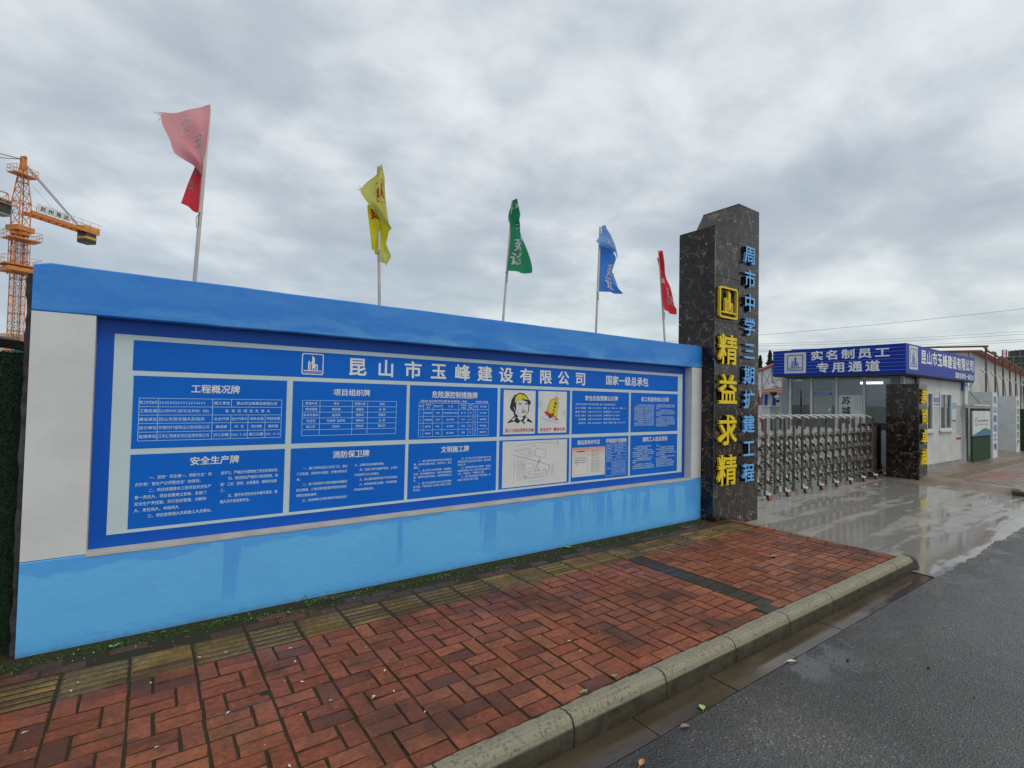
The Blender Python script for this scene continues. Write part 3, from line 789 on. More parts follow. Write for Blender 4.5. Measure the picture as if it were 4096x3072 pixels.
m.build('table_text', c)['kind'] = 'stuff'
# 2 project organisation
c = cell(1, R1); m = MB(); title(m, '项目组织牌', 1.239, 1.552, 1.595, 1.650); m.build('lettering', c)['kind'] = 'stuff'
m = MB(); gx = [1.000, 1.135, 1.400, 1.532, 1.793]; gz = [1.268+.0474*i for i in range(7)]; grid(m, gx, gz); m.build('table_lines', c)['kind'] = 'stuff'
m = MB()
for i, r_ in enumerate((('管理人员', '姓名', '管理人员', '姓名'), ('项目经理', '曾庆国', '质量员', '俞 斌'), ('技术负责人', '金忠兵', '预算员', '汤雅芳'), ('安全员', '孙忠明 孟祥科', '材料员', '金 刚'), ('施工员', '马祥元', '资料员', '管庆芳'))):
    for k, t in enumerate(r_): ctext(m, t, gx[k], gx[k+1], gz[5-i]+.0237, .023)
m.build('table_text', c)['kind'] = 'stuff'
# 3 hazard control
c = cell(2, R1); m = MB(); title(m, '危险源控制措施牌', 2.141, 2.640, 1.592, 1.655)
ctext(m, '工程名称:昆山市周市中学三期扩建工程(教学楼1、食堂2)', 2.005, 2.545, 1.5605, .021, INKW); ctext(m, '项目经理:曾庆国', 2.61, 2.77, 1.5605, .019, INKW); m.build('lettering', c)['kind'] = 'stuff'
m = MB(); gx = [2.013, 2.058, 2.156, 2.253, 2.427, 2.537, 2.592, 2.645, 2.774]; gz = [1.230, 1.293, 1.356, 1.419, 1.484, 1.543]; grid(m, gx, gz); m.build('table_lines', c)['kind'] = 'stuff'
m = MB()
rws = (('编号', '危险源名称', '部位环节', '位 置', '可能发生的事故', '防护措施', '状态', '责任班组'), ('1', '临时用电', '合格', '项目部及施工现场', '触 电', '有', '良好', '电工班组'), ('2', '大型机械', '合格', '施工现场', '伤人', '有', '良好', '机械班组'), ('3', '脚手架', '合格', '施工现场', '坍塌', '有', '良好', '架子班组'), ('4', '深基坑', '合格', '施工现场', '坍塌', '有', '良好', '基础班组'))
for i, r_ in enumerate(rws):
    zc = (gz[5-i]+gz[4-i])/2
    for k, t in enumerate(r_):
        wc = gx[k+1]-gx[k]
        if len(t) > 1 and (len(t)*.019 > wc*.92 or t == '良好'):
            q = (len(t)+1)//2; ctext(m, t[:q], gx[k], gx[k+1], zc+.013, .018); ctext(m, t[q:], gx[k], gx[k+1], zc-.013, .018)
        else: ctext(m, t, gx[k], gx[k+1], zc, .019)
m.build('table_text', c)['kind'] = 'stuff'
# 4 posters
c = cell(3, R1); m = MB(); m.rect(F, 2.954, 1.230, 3.369, 1.687, .0045, PAPER); m.rect(F, 3.408, 1.232, 3.817, 1.687, .0045, PAPER); m.build('poster_paper', c)
m = MB()
def pf(x0, z0, W_, H_): return lambda a, b_, d: F(x0+a*W_, z0+b_*H_, d)
G = pf(2.954, 1.230, .415, .457)
def poly(mb, g, pts, d, mat): mb.face([g(a, b_, d) for a, b_ in pts], mat)
def stroke(mb, g, pts, w, d, mat):
    for (a, b_), (a2, b2) in zip(pts[:-1], pts[1:]):
        dx, dy = a2-a, b2-b_; L = math.hypot(dx, dy) or 1; nx, ny = -dy/L*w/2, dx/L*w/2
        mb.face([g(a+nx, b_+ny, d), g(a-nx, b_-ny, d), g(a2-nx, b2-ny, d), g(a2+nx, b2+ny, d)], mat)
K1, K2, K3, K4 = .0052, .0056, .006, .0064
poly(m, G, [(.20, .64), (.24, .78), (.32, .88), (.48, .945), (.62, .935), (.72, .87), (.78, .79), (.84, .76), (.85, .70), (.80, .66), (.79, .52), (.72, .44), (.68, .40), (.70, .40), (.82, .33), (.90, .28), (.91, .25), (.70, .30), (.66, .22), (.55, .30), (.44, .24), (.34, .29), (.14, .25), (.13, .27), (.22, .33), (.34, .42), (.30, .50), (.22, .56), (.19, .60)], K1, INKK)
poly(m, G, [(.38, .60), (.36, .48), (.44, .42), (.58, .40), (.70, .44), (.76, .52), (.77, .66), (.72, .745), (.55, .78), (.42, .76), (.38, .72)], K2, PAPER)
poly(m, G, [(.34, .72), (.36, .84), (.44, .91), (.56, .92), (.68, .87), (.76, .79), (.60, .80), (.46, .76)], K2, INKY)
poly(m, G, [(.42, .38), (.52, .30), (.62, .36), (.58, .395), (.46, .41)], K2, PAPER)
poly(m, G, [(.24, .32), (.34, .38), (.38, .38), (.33, .31)], K2, PAPER); poly(m, G, [(.62, .28), (.70, .385), (.76, .345), (.68, .26)], K2, PAPER)
for pts, w_ in (([(.45, .695), (.50, .71), (.56, .70)], .018), ([(.46, .665), (.52, .68), (.56, .662)], .012), ([(.65, .70), (.70, .71), (.75, .695)], .018), ([(.66, .665), (.70, .678), (.74, .662)], .012),
               ([(.62, .64), (.61, .60), (.57, .575), (.60, .565), (.65, .57)], .008), ([(.54, .525), (.60, .535), (.64, .53), (.70, .525)], .014), ([(.56, .505), (.62, .49), (.68, .508)], .018),
               ([(.55, .925), (.60, .86), (.63, .80)], .008), ([(.40, .75), (.38, .60), (.45, .46)], .008), ([(.30, .62), (.33, .60), (.33, .54)], .012)):
    stroke(m, G, pts, w_, K3, INKK if w_ != .012 or pts[0][0] > .35 else PAPER)
G2 = pf(3.408, 1.232, .409, .455)
bell = [(.20, .51), (.27, .52), (.36, .70), (.42, .80), (.50, .815), (.62, .79), (.70, .74), (.71, .66), (.66, .50), (.66, .36), (.71, .31), (.64, .30), (.45, .36), (.28, .43)]
poly(m, G2, bell, K1, INKK); poly(m, G2, [(a+(.46-a)*.04, b_+(.55-b_)*.04) for a, b_ in bell], K2, INKY)
poly(m, G2, [(.29, .52), (.37, .70), (.43, .79), (.47, .80), (.40, .66), (.34, .50)], K3, INKO)
poly(m, G2, [(.21, .505), (.30, .52), (.48, .45), (.64, .36), (.70, .315), (.60, .31), (.42, .38), (.27, .45)], K3, INKR)
poly(m, G2, rrect(.36, .355, .44, .43, .038, 4), K4, INKK); poly(m, G2, [(.50, .39), (.62, .345), (.60, .325), (.47, .37)], K4, INKL)
poly(m, G2, [(.52, .82), (.58, .89), (.64, .85), (.70, .86), (.70, .78)], K2, INKO)
stroke(m, G2, [(.64, .86), (.645, 1.0)], .005, K2, INKK)
for i in range(16): a = .14+.56*i/15; z_ = .40-.13*(i/15)**.7; stroke(m, G2, [(a, z_), (a+.03*(i/15-.3)*1.2-.02, z_-.055)], .007, K2, INKG)
for r_ in (.07, .11, .15):
    stroke(m, G2, [(.22-r_+.05*math.cos(t), .70+.13*math.sin(t)*(r_/.1)) for t in [R(q) for q in (140, 165, 190, 215)]], .006, K2, INKG)
    stroke(m, G2, [(.80+r_-.05+.05*math.cos(t), .48+.12*math.sin(t)*(r_/.1)) for t in [R(q) for q in (-40, -15, 10, 35)]], .006, K2, INKG)
for i, ch in enumerate('警钟长鸣'):
    put_text(m, ch, G2, .555-.028*i, .665-.085*i, .635-.028*i, .745-.085*i, K4, INKK, .03, 1)
m.build('poster_drawing', c)['kind'] = 'stuff'
m = MB(); put_text(m, '进入工地必须带安全帽', F, 2.980, 1.250, 3.352, 1.290, .0056, INKR, .022, 2); put_text(m, '安全生产 警钟长鸣', F, 3.437, 1.250, 3.797, 1.291, .0056, INKR, .022, 2); m.build('lettering', c)['kind'] = 'stuff'
# 5 emergency plan
c = cell(4, R1); m = MB(); title(m, '安全应急预案公示牌', 4.096, 4.650, 1.595, 1.652); m.build('lettering', c)['kind'] = 'stuff'
m = MB()
for i, r_ in enumerate((('工程名称:昆山市周市中学三期扩建工程(教学楼、食堂)', '各相关主要联系电话如下:'), ('组 长:曾庆国', '电话:13913273972', '医院:120  公安:110  消防:119'), ('副组长:金忠兵', '电话:13773112175', '安全监督站:0512-57356608'), ('组 员:马祥元', '电话:13962426568', '公司报告电话:0512-57489076'), ('  孙忠明', '电话:13962447700', '急救车辆:苏E62X06'), ('  孟祥元', '电话:15850826814', '驾驶员:孙建明 电话:13962559775'))):
    zc = 1.551-.0435*i
    if len(r_) == 2: put_text(m, r_[0], F, 3.95, zc-.011, 4.39, zc+.011, .0048, INKL, .018, 1); put_text(m, r_[1], F, 4.405, zc-.011, 4.62, zc+.011, .0048, INKL, .018, 1)
    else:
        for t, xa, xb in zip(r_, (3.95, 4.15, 4.40), (4.115, 4.375, 4.79 if i in (1, 5) else 4.69)): put_text(m, t, F, xa, zc-.012, xb, zc+.012, .0048, INKL, .020, 1)
m.build('body_text', c)['kind'] = 'stuff'
# 6 workers' rights
c = cell(5, R1); m = MB(); title(m, '民工权益告知公示牌', 5.076, 5.630, 1.597, 1.655); m.build('lettering', c)['kind'] = 'stuff'
LOREM = '施工现场应按安全标志平面图设置各种安全警示标志齐全整洁醒目实行封闭管理地面硬化处理排水畅通无积水材料归类堆放建筑垃圾及时清运场容场貌卫生作业区要与办公生活区明显分隔严禁非施工人员及小孩在工地穿行玩耍'
def fillrow(n, k):
    s_ = ''.join(LOREM[(k*17+i) % len(LOREM)] for i in range(n)); return s_[:n//2]+','+s_[n//2+1:]
def block(m, x0, x1, z1, z0, rows_, n, lens=None, ind=()):
    p_ = (z1-z0)/rows_; wc = (x1-x0)/n
    for i in range(rows_):
        k = lens[i] if lens else n; st_ = 2 if i in ind else 0
        t = ('一二三四五六七'[min(6, ind.index(i))]+'、' if i in ind else '')+fillrow(max(1, k-st_*2 if i in ind else k), i+rows_)
        put_text(m, t, F, x0+st_*wc, z1-p_*i-p_*.80, x0+(st_+len(t))*wc, z1-p_*i, .0048, INKL, .018, 1)
m = MB(); block(m, 4.947, 5.330, 1.559, 1.283, 12, 23, ind=(0, 9)); block(m, 5.373, 5.762, 1.563, 1.268, 13, 23, [23, 23, 4, 21, 23, 23, 6, 21, 23, 23, 23, 23, 14], (3, 7)); m.build('body_text', c)['kind'] = 'stuff'
# row 2
c = cell(0, R2); m = MB(); title(m, '安全生产牌', .251, .564, 1.079, 1.137); m.build('lettering', c)['kind'] = 'stuff'
m = MB(); h = .026; wl_ = .0272
for i, (ind, t) in enumerate(((1, '一、坚持“安全第一、预防为主”的'), (0, '方针和“管生产必须管安全”的原则。'), (1, '二、项目经理是本工程项目安全生产'), (0, '第一责任人，项目部要建立各级、各部门'), (0, '安全生产责任制，实行目标管理。分解到'), (0, '人，责任到人，考核到人'), (1, '三、项目部管理人员和施工人员要认。'))):
    n_ = len(t); put_text(m, t, F, -.058+.076*ind, .996-.0435*i, -.058+.076*ind+n_*.0232 if ind else -.058+n_*.0232, 1.022-.0435*i, .0048, INKL, .020, 1)
for i, (ind, t) in enumerate(((0, '真学习。严格执行建筑施工安全检查标准。'), (1, '四、项目部应严格执行检查制度，按'), (0, '照“三定”原则，认真整改。确保安全施'), (0, '工。'), (1, '五、遵守各项安全技术操作规程，管'), (0, '理人员不得违章作业。'))):
    n_ = len(t); put_text(m, t, F, .446+.05*ind, .997-.0420*i, .446+.05*ind+n_*.0212, 1.023-.0420*i, .0048, INKL, .020, 1)
m.build('body_text', c)['kind'] = 'stuff'
c = cell(1, R2); m = MB(); title(m, '消防保卫牌', 1.248, 1.560, 1.076, 1.135); m.build('lettering', c)['kind'] = 'stuff'
m = MB()
for i, (ind, t) in enumerate(((1, '一、施工现场进出口应设门卫，建立'), (0, '门卫制度。昼夜有人值班；并做好来访记'), (0, '录。'), (1, '二、施工现场的外消防道路和通道应'), (0, '保证畅通。工地应按消防要求配制有效的'), (0, '消防设施及器材。'), (1, '三、动用明火必须有审批手续有监护'))):
    put_text(m, t, F, .972+.048*ind, .995-.0425*i, .972+.048*ind+len(t)*.0222, 1.019-.0425*i, .0048, INKL, .020, 1)
for i, (ind, t) in enumerate(((0, '人，必要时应采取隔离措施。'), (1, '四、在建工程不能兼作宿舍。工地内'), (0, '不准安排外业人员居住。'), (1, '五、禁止擅自使用非生产性电热器具。'), (1, '六、制定保安保卫措施。严防盗窃破'), (0, '坏和火灾事故发生。'))):
    put_text(m, t, F, 1.433+.045*ind, .997-.0415*i, 1.433+.045*ind+len(t)*.0212, 1.020-.0415*i, .0048, INKL, .020, 1)
m.build('body_text', c)['kind'] = 'stuff'
c = cell(2, R2); m = MB(); title(m, '文明施工牌', 2.248, 2.556, 1.076, 1.135); m.build('lettering', c)['kind'] = 'stuff'
m = MB()
for i, (ind, t) in enumerate(((1, '一、施工现场应按安全标志平面图设'), (0, '置，各种安全警示标志、标志齐全，整洁'), (0, '醒目。'), (1, '二、施工现实行封闭管理，地面硬化'), (0, '处理，排水畅通无积水。材料归类堆牌堆'), (0, '放，建筑垃圾及时清运，场容场貌清洁卫'), (0, '生。'), (1, '三、施工作业区要与办公生活区要明'), (0, '显分隔，严禁非施工人员及小孩在工地穿'), (0, '行玩耍。'))):
    put_text(m, t, F, 1.975+.044*ind, .998-.0290*i, 1.975+.044*ind+len(t)*.0218, 1.020-.0290*i, .0048, INKL, .018, 1)
for i, (ind, t) in enumerate(((1, '四、办工区与生活区要保持清洁卫生。'), (0, '要经常开展卫生防病宣传教育，做好防害'), (0, '灭病工作。'), (1, '五、现场食堂符合卫生要求，炊事员'), (0, '持体检合格证上岗，施工人员应注意个人'), (0, '卫生。不喝生水、不随地大小便。'), (1, '六、施工现场应制定不扰民措施、夜'), (0, '间施工须经有关部门批准。'))):
    put_text(m, t, F, 2.432+.042*ind, .999-.0292*i, 2.432+.042*ind+len(t)*.0212, 1.021-.0292*i, .0048, INKL, .018, 1)
m.build('body_text', c)['kind'] = 'stuff'
# site plan
c = cell(3, R2); m = MB(); m.rect(F, 2.954, .682, 3.832, 1.157, .0045, PAPER); m.build('plan_paper', c)
m = MB(); G = pf(2.954, .682, .878, .475); LN = .0045
def loop(pts, w=LN, mat=INKG): stroke(m, G, pts+[pts[0]], w, K1, mat)
stroke(m, G, [(.17, .88), (.30, .92), (.50, .945), (.62, .945), (.82, .92)], LN, K1, INKG)
stroke(m, G, [(.84, .97), (.845, .88)], .007, K1, INKK); poly(m, G, [(.445, .885), (.475, .885), (.46, .868)], K1, INKK)
loop([(.50, .83), (.66, .77), (.63, .60), (.47, .66)], .006)
d0, d1 = (.16, .70), (.72, .42)
for i in range(26):
    t0, t1 = i/26, (i+.6)/26
    stroke(m, G, [(d0[0]+(d1[0]-d0[0])*t0, d0[1]+(d1[1]-d0[1])*t0), (d0[0]+(d1[0]-d0[0])*t1, d0[1]+(d1[1]-d0[1])*t1)], .010, K1, INKK)
for i in range(9): stroke(m, G, [(.72-.055*i/9, .42-.26*i/9), (.72-.055*(i+.6)/9, .42-.26*(i+.6)/9)], .008, K1, INKK)
loop([(.55, .60), (.57, .60), (.55, .52), (.53, .52)]); loop([(.545, .55), (.565, .55), (.55, .49), (.53, .49)], .006)
stroke(m, G, [(.53, .50), (.50, .44), (.50, .37)], LN, K1, INKG); stroke(m, G, [(.55, .49), (.52, .44), (.52, .37)], LN, K1, INKG)
loop([(.48, .37), (.54, .37), (.54, .31), (.48, .31)], .006)
loop([(.38, .27), (.38, .31), (.62, .32), (.62, .345), (.65, .345), (.65, .25), (.52, .25), (.52, .235), (.50, .235), (.50, .25), (.38, .25)], .006)
loop([(.32, .49), (.46, .49), (.46, .38), (.32, .38)])
stroke(m, G, [(.34, .38), (.33, .24), (.31, .20)], LN, K1, INKG)
for z_ in (.155, .17, .185): stroke(m, G, [(.38, z_), (.62, z_+.012)], .0035, K1, INKG)
ringpoly(m, rrect(.325, .155, .365, .225, .019, 5), rrect(.333, .168, .357, .212, .011, 5), G, K1, K1, INKG)
for i in range(2):
    for j in range(4): loop([(.22+.055*i, .56-.11*j), (.255+.055*i, .56-.11*j), (.255+.055*i, .47-.11*j), (.22+.055*i, .47-.11*j)], .003)
for i in range(5): loop([(.18+.05*i, .80+.008*i), (.22+.05*i, .81+.008*i), (.225+.05*i, .785+.008*i), (.185+.05*i, .775+.008*i)], .0025)
for i in range(4): stroke(m, G, [(.37+.02*i, .79), (.385+.02*i, .68)], .0035, K1, INKG)
stroke(m, G, [(.165, .62), (.175, .40), (.16, .08)], .003, K1, INKG); stroke(m, G, [(.16, .80), (.30, .70), (.44, .62)], .0025, K1, INKG)
for i in range(3): stroke(m, G, [(.76+.015*i, .45), (.735+.015*i, .20)], .0025, K1, INKG)
for i in range(14): stroke(m, G, [(.38+.018*i, .09), (.388+.018*i, .10)], .006, K1, INKG)
m.build('plan_drawing', c)['kind'] = 'stuff'
# permit + environment panel
c = cell(4, R2); m = MB(); title(m, '建设用地许可证', 3.989, 4.353, 1.085, 1.137); title(m, '环境保护监督牌', 4.452, 4.816, 1.090, 1.141); m.build('lettering', c)['kind'] = 'stuff'
m = MB(); m.rect(F, 3.912, .720, 4.439, 1.055, .0045, PAPER)
m.rect(F, 3.912, .955, 4.439, 1.055, .0050, CERT); m.rect(F, 3.912, 1.005, 4.439, 1.055, .0052, CERT2); m.rect(F, 3.912, 1.035, 4.439, 1.055, .0054, CERT3)
m.frame(F, 3.940, .745, 4.150, 1.038, .002, .0056, INKG)
put_text(m, '建设用地批准书', F, 3.985, 1.000, 4.110, 1.018, .0058, INKK, .03, 1)
for i, (a, b_) in enumerate(((3.96, 4.13), (3.945, 4.135), (3.945, 4.13), (3.97, 4.01))): put_text(m, fillrow(int((b_-a)/.0125), i), F, a, .930-.026*i, b_, .941-.026*i, .0058, INKG, .02, 1)
for i in range(9):
    z_ = 1.015-.030*i; put_text(m, fillrow(4, i), F, 4.215, z_-.006, 4.250, z_+.006, .0058, INKK, .02, 1)
    put_text(m, fillrow(8, i+3), F, 4.27, z_-.006, 4.345, z_+.006, .0058, INKG, .0, 1); m.rect(F, 4.21, z_-.014, 4.425, z_-.0128, .0056, INKG)
m.build('certificate', c)['kind'] = 'stuff'
m = MB(); gx = [4.457, 4.553, 4.808]; gz = [.700, .868, .903, .937, .973, 1.008, 1.042, 1.076]; grid(m, gx, gz)
for i in range(6): zc = (gz[6-i]+gz[7-i])/2; ctext(m, ('项目名称', '建设单位', '施工单位', '环保负责人', '监督电话', '施工时间')[i], gx[0], gx[1], zc, .015); ctext(m, ('昆山市周市中学三期扩建工程', '昆山市周市镇人民政府', '昆山市玉峰建设有限公司', '曾庆国', '0512-57311234', '2020.3.25-2021.10.31')[i], gx[1], gx[2], zc, .015)
ctext(m, '环保措施', gx[0], gx[1], .785, .015)
for i in range(9): put_text(m, fillrow(18, i), F, 4.565, .845-.0162*i, 4.795, .857-.0162*i, .0048, INKL, .0, 1)
m.build('table', c)['kind'] = 'stuff'
c = cell(5, R2); m = MB(); title(m, '建筑工人投诉须知', 5.112, 5.610, 1.084, 1.143); m.build('lettering', c)['kind'] = 'stuff'
m = MB(); block(m, 4.929, 5.335, 1.038, .740, 12, 23, [20, 16, 21, 23, 23, 17, 21, 20, 4, 21, 23, 23], (0, 2, 6, 9)); block(m, 5.382, 5.797, 1.037, .743, 12, 23, [4, 21, 20, 21, 23, 10, 21, 12, 18, 21, 20, 20], (1, 3, 6)); m.build('body_text', c)['kind'] = 'stuff'

# ================================================================== GRANITE PILLARS
pil = empty('granite_pillar', 'tall brown granite pillar with yellow and pale blue characters and stepped top', 'pillar')
PX0, PXM, PX1, PY0, PY1 = 6.214, 6.788, 7.337, 3.974, 4.552
sz = [-.12, .475, 1.045, 1.600, 2.175, 2.72, 3.35, 3.86]
# core
m = MB(); core = [(PX0+.022, -.12), (PX1-.022, -.12), (PX1-.022, 4.445), (PXM+.005, 4.445), (6.52, 4.013), (PX0+.022, 4.013)]
m.prism([(a, b_) for a, b_ in core], lambda a, b_, d: (a, PY0+.022+d, b_), 0, PY1-PY0-.044, GRANITE); m.build('core', pil)
g = .003
def slab(parent, poly, fn, d0, d1): 
    m = MB(); m.prism(poly, fn, d0, d1, GRANITE); return m.build('granite_slab', parent)
FR = lambda a, b_, d: (a, PY0+d, b_)
LF = lambda a, b_, d: (PX0+d, a, b_)
for i in range(len(sz)-1):
    z0, z1 = sz[i]+g, sz[i+1]-g
    slab(pil, [(PX0+.021, z0), (PXM-g, z0), (PXM-g, z1), (PX0+.021, z1)], FR, 0, .022)
    slab(pil, [(PXM+g, z0), (PX1, z0), (PX1, z1), (PXM+g, z1)], FR, 0, .022)
slab(pil, [(PX0+.021, 3.8615), (PXM-.16, 3.8615), (PXM-.16, 4.015), (PX0+.021, 4.015)], FR, 0, .022)
slab(pil, [(PXM-.157, 3.8615), (PXM-g, 3.8615), (PXM-g, 4.449), (6.512, 4.015), (PXM-.157, 4.015)][0:2]+[(PXM-g, 4.449), (6.515, 4.0152), (PXM-.157, 4.015)], FR, 0, .022)
slab(pil, [(PXM+g, 3.8615), (PX1, 3.8615), (PX1, 4.449), (PXM+g, 4.449)], FR, 0, .022)
for z0, z1 in ((-.12, .475), (.475, 1.6), (1.6, 2.72), (2.72, 4.015)):
    slab(pil, [(PY0, z0+g), (PY1, z0+g), (PY1, z1-g), (PY0, z1-g)], LF, 0, .0205)
m = MB(); m.box((PX0+.0, PY0, 4.0155), (6.53, PY1, 4.030), GRANITE); m.build('cap_slab', pil)
m = MB(); m.mesh([(6.514, PY0+.001, 4.016), (PXM, PY0+.001, 4.449), (PXM, PY1, 4.449), (6.514, PY1, 4.016), (6.53, PY0+.001, 4.00), (PXM+.01, PY0+.001, 4.42), (PXM+.01, PY1, 4.42), (6.53, PY1, 4.00)], [(0, 1, 2, 3), (4, 7, 6, 5), (0, 4, 5, 1), (3, 2, 6, 7)], GRANITE); m.build('sloping_slab', pil)
m = MB(); m.box((PXM, PY0, 4.4495), (PX1, PY1, 4.462), GRANITE); m.build('cap_slab', pil)
m = MB(); m.box((PX0-.004, PY0-.004, -.1), (PX0+.006, PY0+.008, 4.014), STEEL); m.build('corner_trim', pil)
# mirrored finish pieces hang as letters: each raised character is a piece of the pillar
PF = lambda a, b_, d: (a, PY0-.045+d, b_)
def rchar(parent, ch, x0, x1, z0, z1, mat, name='raised_character', fn=PF, depth=.034, off=.026):
    m = MB(); put_text(m, ch, fn, x0, z0, x1, z1, 0, mat, off, 3, depth, mat); return m.build(name, parent)
m = MB(); emblem(m, PF, 6.262, 2.766, 6.700, 3.195, 0, LETY, .034, True, False, .052); tag(m.build('raised_emblem', pil))
for ch, zc in (('精', 2.335), ('益', 1.783), ('求', 1.228), ('精', .680)): rchar(pil, ch, 6.250, 6.712, zc-.215, zc+.215, LETY)
for i, ch in enumerate('周市中学三期扩建工程'): zc = 3.749-.349*i; rchar(pil, ch, 6.868, 7.172, zc-.135, zc+.135, LETB)

pil2 = empty('small_granite_pillar', 'low brown granite pillar with yellow characters at the booth corner', 'pillar')
QX0, QX1, QY0, QY1, QZ = 14.245, 14.80, 3.97, 4.605, 2.10
m = MB(); m.box((QX0+.02, QY0+.02, -.12), (QX1-.02, QY1-.02, QZ-.01), GRANITE); m.build('core', pil2)
for z0, z1 in ((-.12, .95), (.95, QZ)):
    slab(pil2, [(QY0, z0+g), (QY1, z0+g), (QY1, z1-g), (QY0, z1-g)], lambda a, b_, d: (QX0+d, a, b_), 0, .019)
    slab(pil2, [(QX0+.02, z0+g), (QX1, z0+g), (QX1, z1-g), (QX0+.02, z1-g)], lambda a, b_, d: (a, QY0+d, b_), 0, .019)
part('cap_slab', pil2, ((QX0-.003, QY0-.003, QZ-.001), (QX1, QY1, QZ+.02)), mat=GRANITE)
m = MB(); m.box((QX0-.006, QY0-.006, -.1), (QX0+.008, QY0+.010, QZ-.002), STEEL); m.build('corner_trim', pil2)
SF = lambda a, b_, d: (a, QY0-.045+d, b_)
for i, ch in enumerate('崇尚卓越'): zc = 1.84-.462*i; rchar(pil2, ch, 14.29, 14.70, zc-.185, zc+.185, LETY, fn=SF, off=.034)

# ================================================================== FLAGS on the wall top
def resample(pl, n):
    P = [Vector((a, b_)) for a, b_ in pl]; L = [0]
    for a, b_ in zip(P[:-1], P[1:]): L.append(L[-1]+(b_-a).length)
    out = []
    for i in range(n+1):
        t = L[-1]*i/n; k = max(j for j in range(len(L)) if L[j] <= t+1e-9); k = min(k, len(P)-2)
        f_ = (t-L[k])/max(1e-9, L[k+1]-L[k]); p0 = P[max(0, k-1)]; p1, p2 = P[k], P[k+1]; p3 = P[min(len(P)-1, k+2)]
        f_ = min(1, max(0, f_)); t2, t3 = f_*f_, f_*f_*f_
        cr_ = .5*((2*p1)+(p2-p0)*f_+(2*p0-5*p1+4*p2-p3)*t2+(3*p1-p0-3*p2+p3)*t3); lin = p1.lerp(p2, f_)
        out.append(lin.lerp(cr_, .6))
    return out
class Patch:
    def __init__(s, left, right, y=0.0, amp=.03, ph=0.0, frq=1.6):
        s.n = 26; s.l = resample(left, s.n); s.r = resample(right, s.n); s.y = y; s.amp = amp; s.ph = ph; s.frq = frq
    def at(s, u, v, off=0.0):
        t = min(.99999, max(0, v))*s.n; i = int(t); f_ = t-i
        a = s.l[i].lerp(s.l[i+1], f_); c = s.r[i].lerp(s.r[i+1], f_); p = a.lerp(c, u)
        e = math.sin((u*s.frq+v*.9)*math.pi+s.ph)*s.amp+math.sin((u*3.1-v*2.4)*math.pi+s.ph*2)*s.amp*.4
        e *= min(1, .15+2.0*min(abs(u-0), 1)) if True else 1
        return (p.x, 4.30+s.y+e-off, p.y)
    def mesh(s, mb, mat, th=.0):
        nu, nv = 12, 26; vs = [s.at(i/nu, j/nv) for j in range(nv+1) for i in range(nu+1)]
        mb.mesh(vs, [(j*(nu+1)+i, j*(nu+1)+i+1, (j+1)*(nu+1)+i+1, (j+1)*(nu+1)+i) for j in range(nv) for i in range(nu)], mat)
def flag(label, poletop, polebase, cuff, patches, tie, lab_pole=None):
    root = empty('flag_on_pole', label, 'flag', 'flags along the top of the notice wall')
    m = MB(); a, b_ = polebase, poletop
    m.tube([(a[0], 4.30, a[1]-.25), (a[0], 4.30, a[1]), (b_[0], 4.30, b_[1])], .0135, POLE, 10); m.build('pole', root, True)
    for k, (pt, mat, texts) in enumerate(patches):
        m = MB(); pt.mesh(m, mat); o = m.build('cloth', root, True)
        if texts:
            m = MB()
            for tx in texts: tx(m, pt)
            m.build('cloth_print', o)['kind'] = 'stuff'
    m = MB(); m.tube([(tie[0], 4.285, tie[1]), (tie[0]-.012, 4.27, tie[1]-.04), (tie[0]-.006, 4.27, tie[1]-.10)], .003, C_GRY, 5)
    m.tube([(tie[0], 4.285, tie[1]), (tie[0]-.024, 4.27, tie[1]-.05), (tie[0]-.020, 4.27, tie[1]-.12)], .0025, C_GRY, 5); m.tube([(cuff[0]-.02, 4.30, cuff[1]), (cuff[0]+.02, 4.30, cuff[1])], .004, POLE, 6)
    m.build('tie_cord', root)
    pt, mat, _t = patches[0]; rnd = random.Random(int(abs(a[0])*100)); m = MB()
    for q in range(7):
        v = rnd.uniform(.0, .10)+(.35 if mat is C_YEL else 0) if mat in (C_PINK, C_YEL) else 1.0; p0 = Vector(pt.at(rnd.uniform(0, .02) if mat in (C_PINK, C_YEL) else rnd.uniform(.3, 1), v))
        dv = Vector((-rnd.uniform(.01, .05), rnd.uniform(-.02, .02), rnd.uniform(-.03, .02))) if mat in (C_PINK, C_YEL) else Vector((rnd.uniform(-.01, .01), 0, -rnd.uniform(.005, .02)))
        m.tube([p0, p0+dv*.5+Vector((0, 0, .004)), p0+dv], .0012, mat, 4)
    m.build('frayed_threads', root)['kind'] = 'stuff'
    return root
def pg(pt): return lambda a, b_, d: pt.at(a, 1-b_, d)
def tchar(ch, u0, v0, u1, v1, mat):
    return lambda m, pt: put_text(m, ch, lambda a, b_, d: pt.at(a, 1-b_, .006), u0, 1-v1, u1, 1-v0, 0, mat, .03, 2)
def temb(u0, v0, u1, v1, mat):
    def f_(m, pt):
        gg = lambda a, b_, d: pt.at(u0+a*(u1-u0), v1-b_*(v1-v0), .006)
        sh = [(.1, .05), (.9, .05), (.9, .8), (.5, 1.0), (.1, .8)]
        stroke(m, gg, sh+[sh[0]], .05, 0, mat)
        m.face([gg(a, b_, 0) for a, b_ in ((.42, .2), (.58, .3), (.58, .75), (.42, .85))], mat)
        m.face([gg(a, b_, 0) for a, b_ in ((.24, .2), (.34, .2), (.34, .6), (.24, .5))], mat)
        m.face([gg(a, b_, 0) for a, b_ in ((.64, .2), (.76, .2), (.76, .5), (.64, .58))], mat)
    return f_
